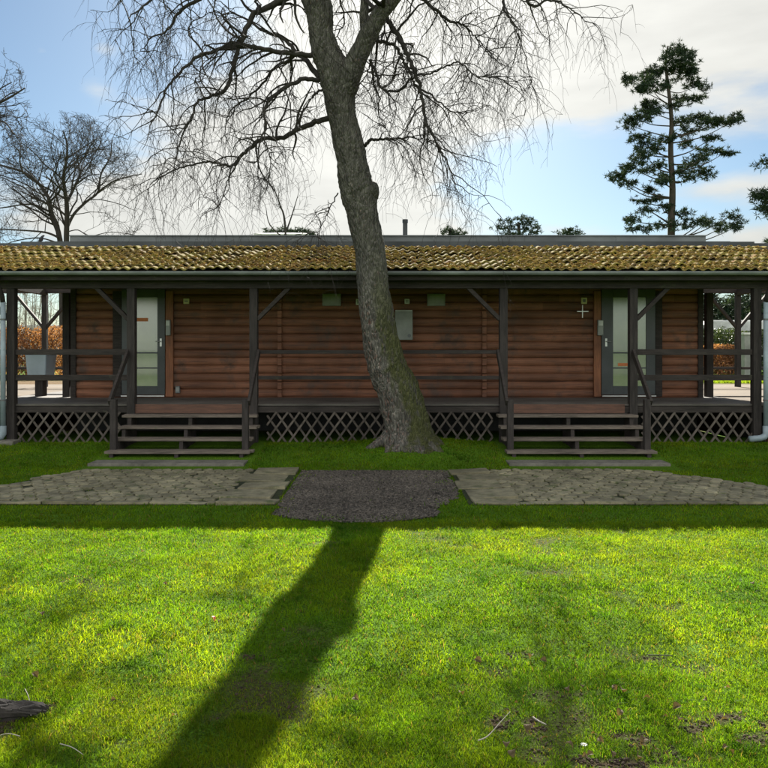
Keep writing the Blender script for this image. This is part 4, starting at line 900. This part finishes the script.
# ---- hedges and things behind the cabin
def leaf_hedge(name, label, x0, x1, y0, y1, z0, z1, mt, n, s, twm_=None):
    e = tag(empty(name, ((x0+x1)/2, (y0+y1)/2, z0)), label, 'hedge'); ox, oy = (x0+x1)/2, (y0+y1)/2
    x = rng.uniform(x0, x1, n); y = rng.uniform(y0, y1, n); top = (z1-z0)*(.93+.16*(fbm(x, y, .7, 5)-.5)*2); z = rng.uniform(0, 1, n)**.75*top
    C = np.stack([x-ox, y-oy, z], 1); a = rng.normal(size=(n, 3)); a /= np.linalg.norm(a, axis=1)[:, None]; b = np.cross(a, rng.normal(size=(n, 3))); b /= np.linalg.norm(b, axis=1)[:, None]; ss = s*rng.uniform(.6, 1.3, n)[:, None]
    V = np.stack([C-a*ss, C-b*ss*.5, C+a*ss, C+b*ss*.5], 1).reshape(-1, 3); npmesh('foliage', V, np.arange(n)[:, None]*4+np.array([[0, 1, 2, 3]]), mt, e)
    m = MB(); xx = x0+.1
    while xx < x1:
        p = Vector((xx-ox, random.uniform(-.2, .2), 0))
        for _ in range(3): pts, rad = wander(p, Vector((random.gauss(0, .2), random.gauss(0, .15), 1)), (z1-z0)*.95, .018, .004, 6, kink=.1); m.tube(pts, rad, 3, cap=False)
        xx += .45
    m.build('stems', M['oakbark'], e)
leaf_hedge('beech_hedge', 'tall russet beech hedge behind the left end of the cabin', -18, -9.2, 29.6, 30.8, .75, 2.85, M['beech'], 34000, .045)
leaf_hedge('beech_hedge', 'lower russet beech hedge behind the right end of the cabin', 12, 15.1, 31.6, 32.4, .75, 2.15, M['beech'], 12000, .045)
leaf_hedge('laurel_hedge', 'dark green laurel hedge behind the right end of the cabin', 12.2, 21.5, 34.2, 35.6, .75, 2.95, M['laurel'], 26000, .06)
# pale thicket
m = MB(); random.seed(4)
for i in range(230):
    x = random.uniform(-32, -13); y = random.uniform(38, 52); pts, rad = wander(Vector((x, y, .75)), Vector((random.gauss(0, .05), random.gauss(0, .05), 1)), random.uniform(3.0, 6.2), random.uniform(.02, .05), .008, 7, kink=.07); m.tube(pts, rad, 4, cap=False)
    for q in pts[2:]:
        for _ in range(2): p3, r3 = wander(q, rdir()+Vector((0, 0, .7)), random.uniform(.5, 1.3), .012, .004, 4, kink=.2); m.tube(p3, r3, 3, cap=False)
tag(m.build('thicket', M['palewood']), 'pale leafless saplings in a thicket beyond the beech hedge', 'thicket', kind='stuff')
# dark conifer belt on the right
n = 2600; x = rng.uniform(17, 34, n); y = rng.uniform(48, 52, n); z = .75+rng.uniform(0, 1, n)**.9*(4.2+1.8*fbm(x, y, 1.6, 3)*2-1)
v, f = tuft_cloud(np.stack([x, y, z], 1), 0, 11, .6, .10); tag(npmesh('conifer_belt', v, f, M['needle']), 'grey green belt of young conifers behind the caravan', 'conifers', kind='stuff')
# caravans
def caravan(x, y, rz, L_, label):
    e = tag(empty('caravan', (x, y, .75), rz), label, 'caravan', group='white caravans beyond the hedges'); h = L_/2
    prof = [(-h, .45), (-h, 1.6), (-h+.35, 2.35), (-h+.8, 2.55), (h-.7, 2.55), (h-.2, 2.2), (h, 1.4), (h, .45)]; m = MB(); n = len(prof)
    m.add([(px_, -1.1, pz_) for px_, pz_ in prof]+[(px_, 1.1, pz_) for px_, pz_ in prof], [tuple(range(n-1, -1, -1)), tuple(range(n, 2*n))]+[(k, (k+1) % n, n+(k+1) % n, n+k) for k in range(n)])
    m.build('body', M['white'], e, bevel=.08)
    for wx in (-h*.6, 0.1, h*.55): f_ = MB().box(wx-.45, wx+.45, -1.125, -1.102, 1.3, 1.95).build('window', M['door'], e, bevel=.01)
    for sy in (-1.0, 1.0): MB().tube([(0.1, sy-.09, .32), (0.1, sy+.09, .32)], .32, 20).build('wheel', M['black'], e)
    MB().bar((h, 0, .5), (h+1.1, 0, .42), .08, .08).build('drawbar', M['steelgrey'], e)
    return e
caravan(18.0, 38.5, 0, 5.6, 'white caravan behind the laurel hedge at the right end')
caravan(-19.6, 45.0, R(10), 5.2, 'white caravan behind the russet hedge at the left end')
# white tent roof behind the cabin
e = tag(empty('marquee', (P(285, 240, 52).x, 52, .75)), 'white marquee whose roof edge just shows above the cabin roof', 'marquee')
m = MB(); zt = P(285, 232.8, 52).z-.75; w = 1.75
m.add([(-w,-2,zt-.35),(w,-2,zt-.35),(w,2,zt-.35),(-w,2,zt-.35),(-w*.35,0,zt),(w*.35,0,zt)], [(0,1,5,4),(1,2,5),(2,3,4,5),(3,0,4)]); m.box(-w, w, -2, 2, 0, zt-.352); m.build('canopy', M['white'], e)
# wooden bin shelter on the right
c = P(749.5, 350, 28); e = tag(empty('bin_shelter', (c.x, 28, .75)), 'small pale and brown bin shelter on the grass at the right end', 'bin shelter')
MB().box(-.30, .02, -.25, .25, 0, 1.62).build('panel', M['panel'], e, bevel=.01); MB().box(.022, .26, -.25, .25, 0, 1.62).build('panel', M['white'], e, bevel=.01); MB().box(-.34, .30, -.3, .3, 1.622, 1.70).build('lid', M['white'], e, bevel=.01)

# ---- small things on the lawn
def gpt(px, py, dz=0.0):
    D = EYE*F/(py-HZ); x = (px-CX)/F*D; return Vector((x, D, float(gz(x, D))+dz))
c = gpt(8, 716); e = tag(empty('rotten_log', c, R(8)), 'dark rotten piece of log sunk in the grass at the lower left', 'log')
m = MB(); pts = [Vector((-.42, .0, .02)), Vector((-.25, .01, .03)), Vector((-.1, 0, .032)), Vector((.03, -.01, .028)), Vector((.13, .01, .014)), Vector((.19, .015, .0))]; m.tube(catmull(pts, 6), list(np.interp(np.linspace(0, 1, 31), [0, .3, .7, .9, 1], [.05, .055, .042, .028, .008])), 18, wob=wobf(5, .55)); m.build('wood', M['darkbark'], e, smooth=False)
m = MB(); random.seed(9)
for i in range(26):
    a = Vector((random.uniform(-.4, .12), random.uniform(-.06, .04), random.uniform(.03, .085))); m.bar(a, a+Vector((random.uniform(.05, .14), random.uniform(-.02, .02), random.uniform(-.02, .01))), .012, .006)
m.build('splinters', M['oakbark'], e)
random.seed(31)
TW = [([(478,745),(486,742),(493,736),(500,729),(510,717)], 'thin pale curved twig at the foot of the bare patch', .0030), ([(533,722),(540,727),(546,732)], 'short pale stick on the bare soil patch', .004),
      ([(60,752),(72,758),(83,765)], 'thin straw-coloured stalk near the lower left', .0022), ([(25,695),(29,705),(31,722)], 'pale stalk leaning over the rotten log', .002),
      ([(648,660),(660,662),(672,660)], 'short dark twig in the middle right of the lawn', .004), ([(20,742),(8,742),(-4,743)], 'pale grass stalk below the rotten log', .002)]
for lp, lab, r in TW:
    p = catmull([gpt(x, y, .035+random.uniform(-.004, .012)) for x, y in lp], 5); c = p[0]; o = MB().tube([q-c for q in p], [r*(1-.5*i/len(p)) for i in range(len(p))], 6).build('twig', M['paletwig'] if 'dark' not in lab else M['oakbark'], smooth=True)
    o.location = c; tag(o, lab, 'twig')
def leafmesh(s):
    V = []; Fq = []
    n = 5
    for i in range(n+1):
        t = i/n; w = math.sin(math.pi*min(1, t*1.02))**.8*.42*s+.0006; z = .012*math.sin(t*3)*s/.04
        V += [(-w, t*s-s/2, z+w*.5), (0, t*s-s/2, z), (w, t*s-s/2, z+w*.4)]
    for i in range(n):
        for j in (0, 1): Fq.append((i*3+j, i*3+j+1, i*3+j+4, i*3+j+3))
    me = bpy.data.meshes.new('fallen_leaf'); me.from_pydata(V, [], Fq); me.materials.append(M['dryleaf']); return me
lm = leafmesh(.035); gro = 'small dry leaves scattered on the lawn'
for i in range(52):
    if i < 24: px_, py_ = random.uniform(10, 760), random.uniform(545, 765)
    else: px_, py_ = random.uniform(500, 765), random.uniform(690, 764)
    o = bpy.data.objects.new('fallen_leaf', lm); scene.collection.objects.link(o); o.location = gpt(px_, py_, .03); o.rotation_euler = (random.uniform(-.9, .9), random.uniform(-.9, .9), random.uniform(0, 6.28)); k_ = random.uniform(.6, 1.3); o.scale = (k_,)*3
    tag(o, 'small dry brown leaf lying in the lawn grass', 'leaf', gro)
o = bpy.data.objects.new('fallen_leaf', lm.copy()); o.data.materials[0] = M['orange']; scene.collection.objects.link(o); o.location = gpt(212, 627, .045); o.rotation_euler = (.7, .2, 1.2); o.scale = (1.3,)*3; tag(o, 'single bright orange-red leaf on the left of the tree shadow', 'leaf')
c = gpt(584, 755, .05); e = tag(empty('daisy', c), 'little white flower in the grass near the lower right', 'flower')
m = MB()
for k in range(9):
    a = k/9*6.283; m.add([(0,0,0),(math.cos(a-.25)*.012, math.sin(a-.25)*.012, .002),(math.cos(a)*.016, math.sin(a)*.016, .001),(math.cos(a+.25)*.012, math.sin(a+.25)*.012, .002)], [(0,1,2,3)])
m.build('petals', M['white'], e); MB().tube([(0,0,0),(0,0,.004)], .004, 8).build('centre', M['cream'], e); MB().tube([(0,0,-.001),(0.004,0,-.05)], .001, 5).build('stem', M['laurel'], e)
# small pale stones on gravel edge
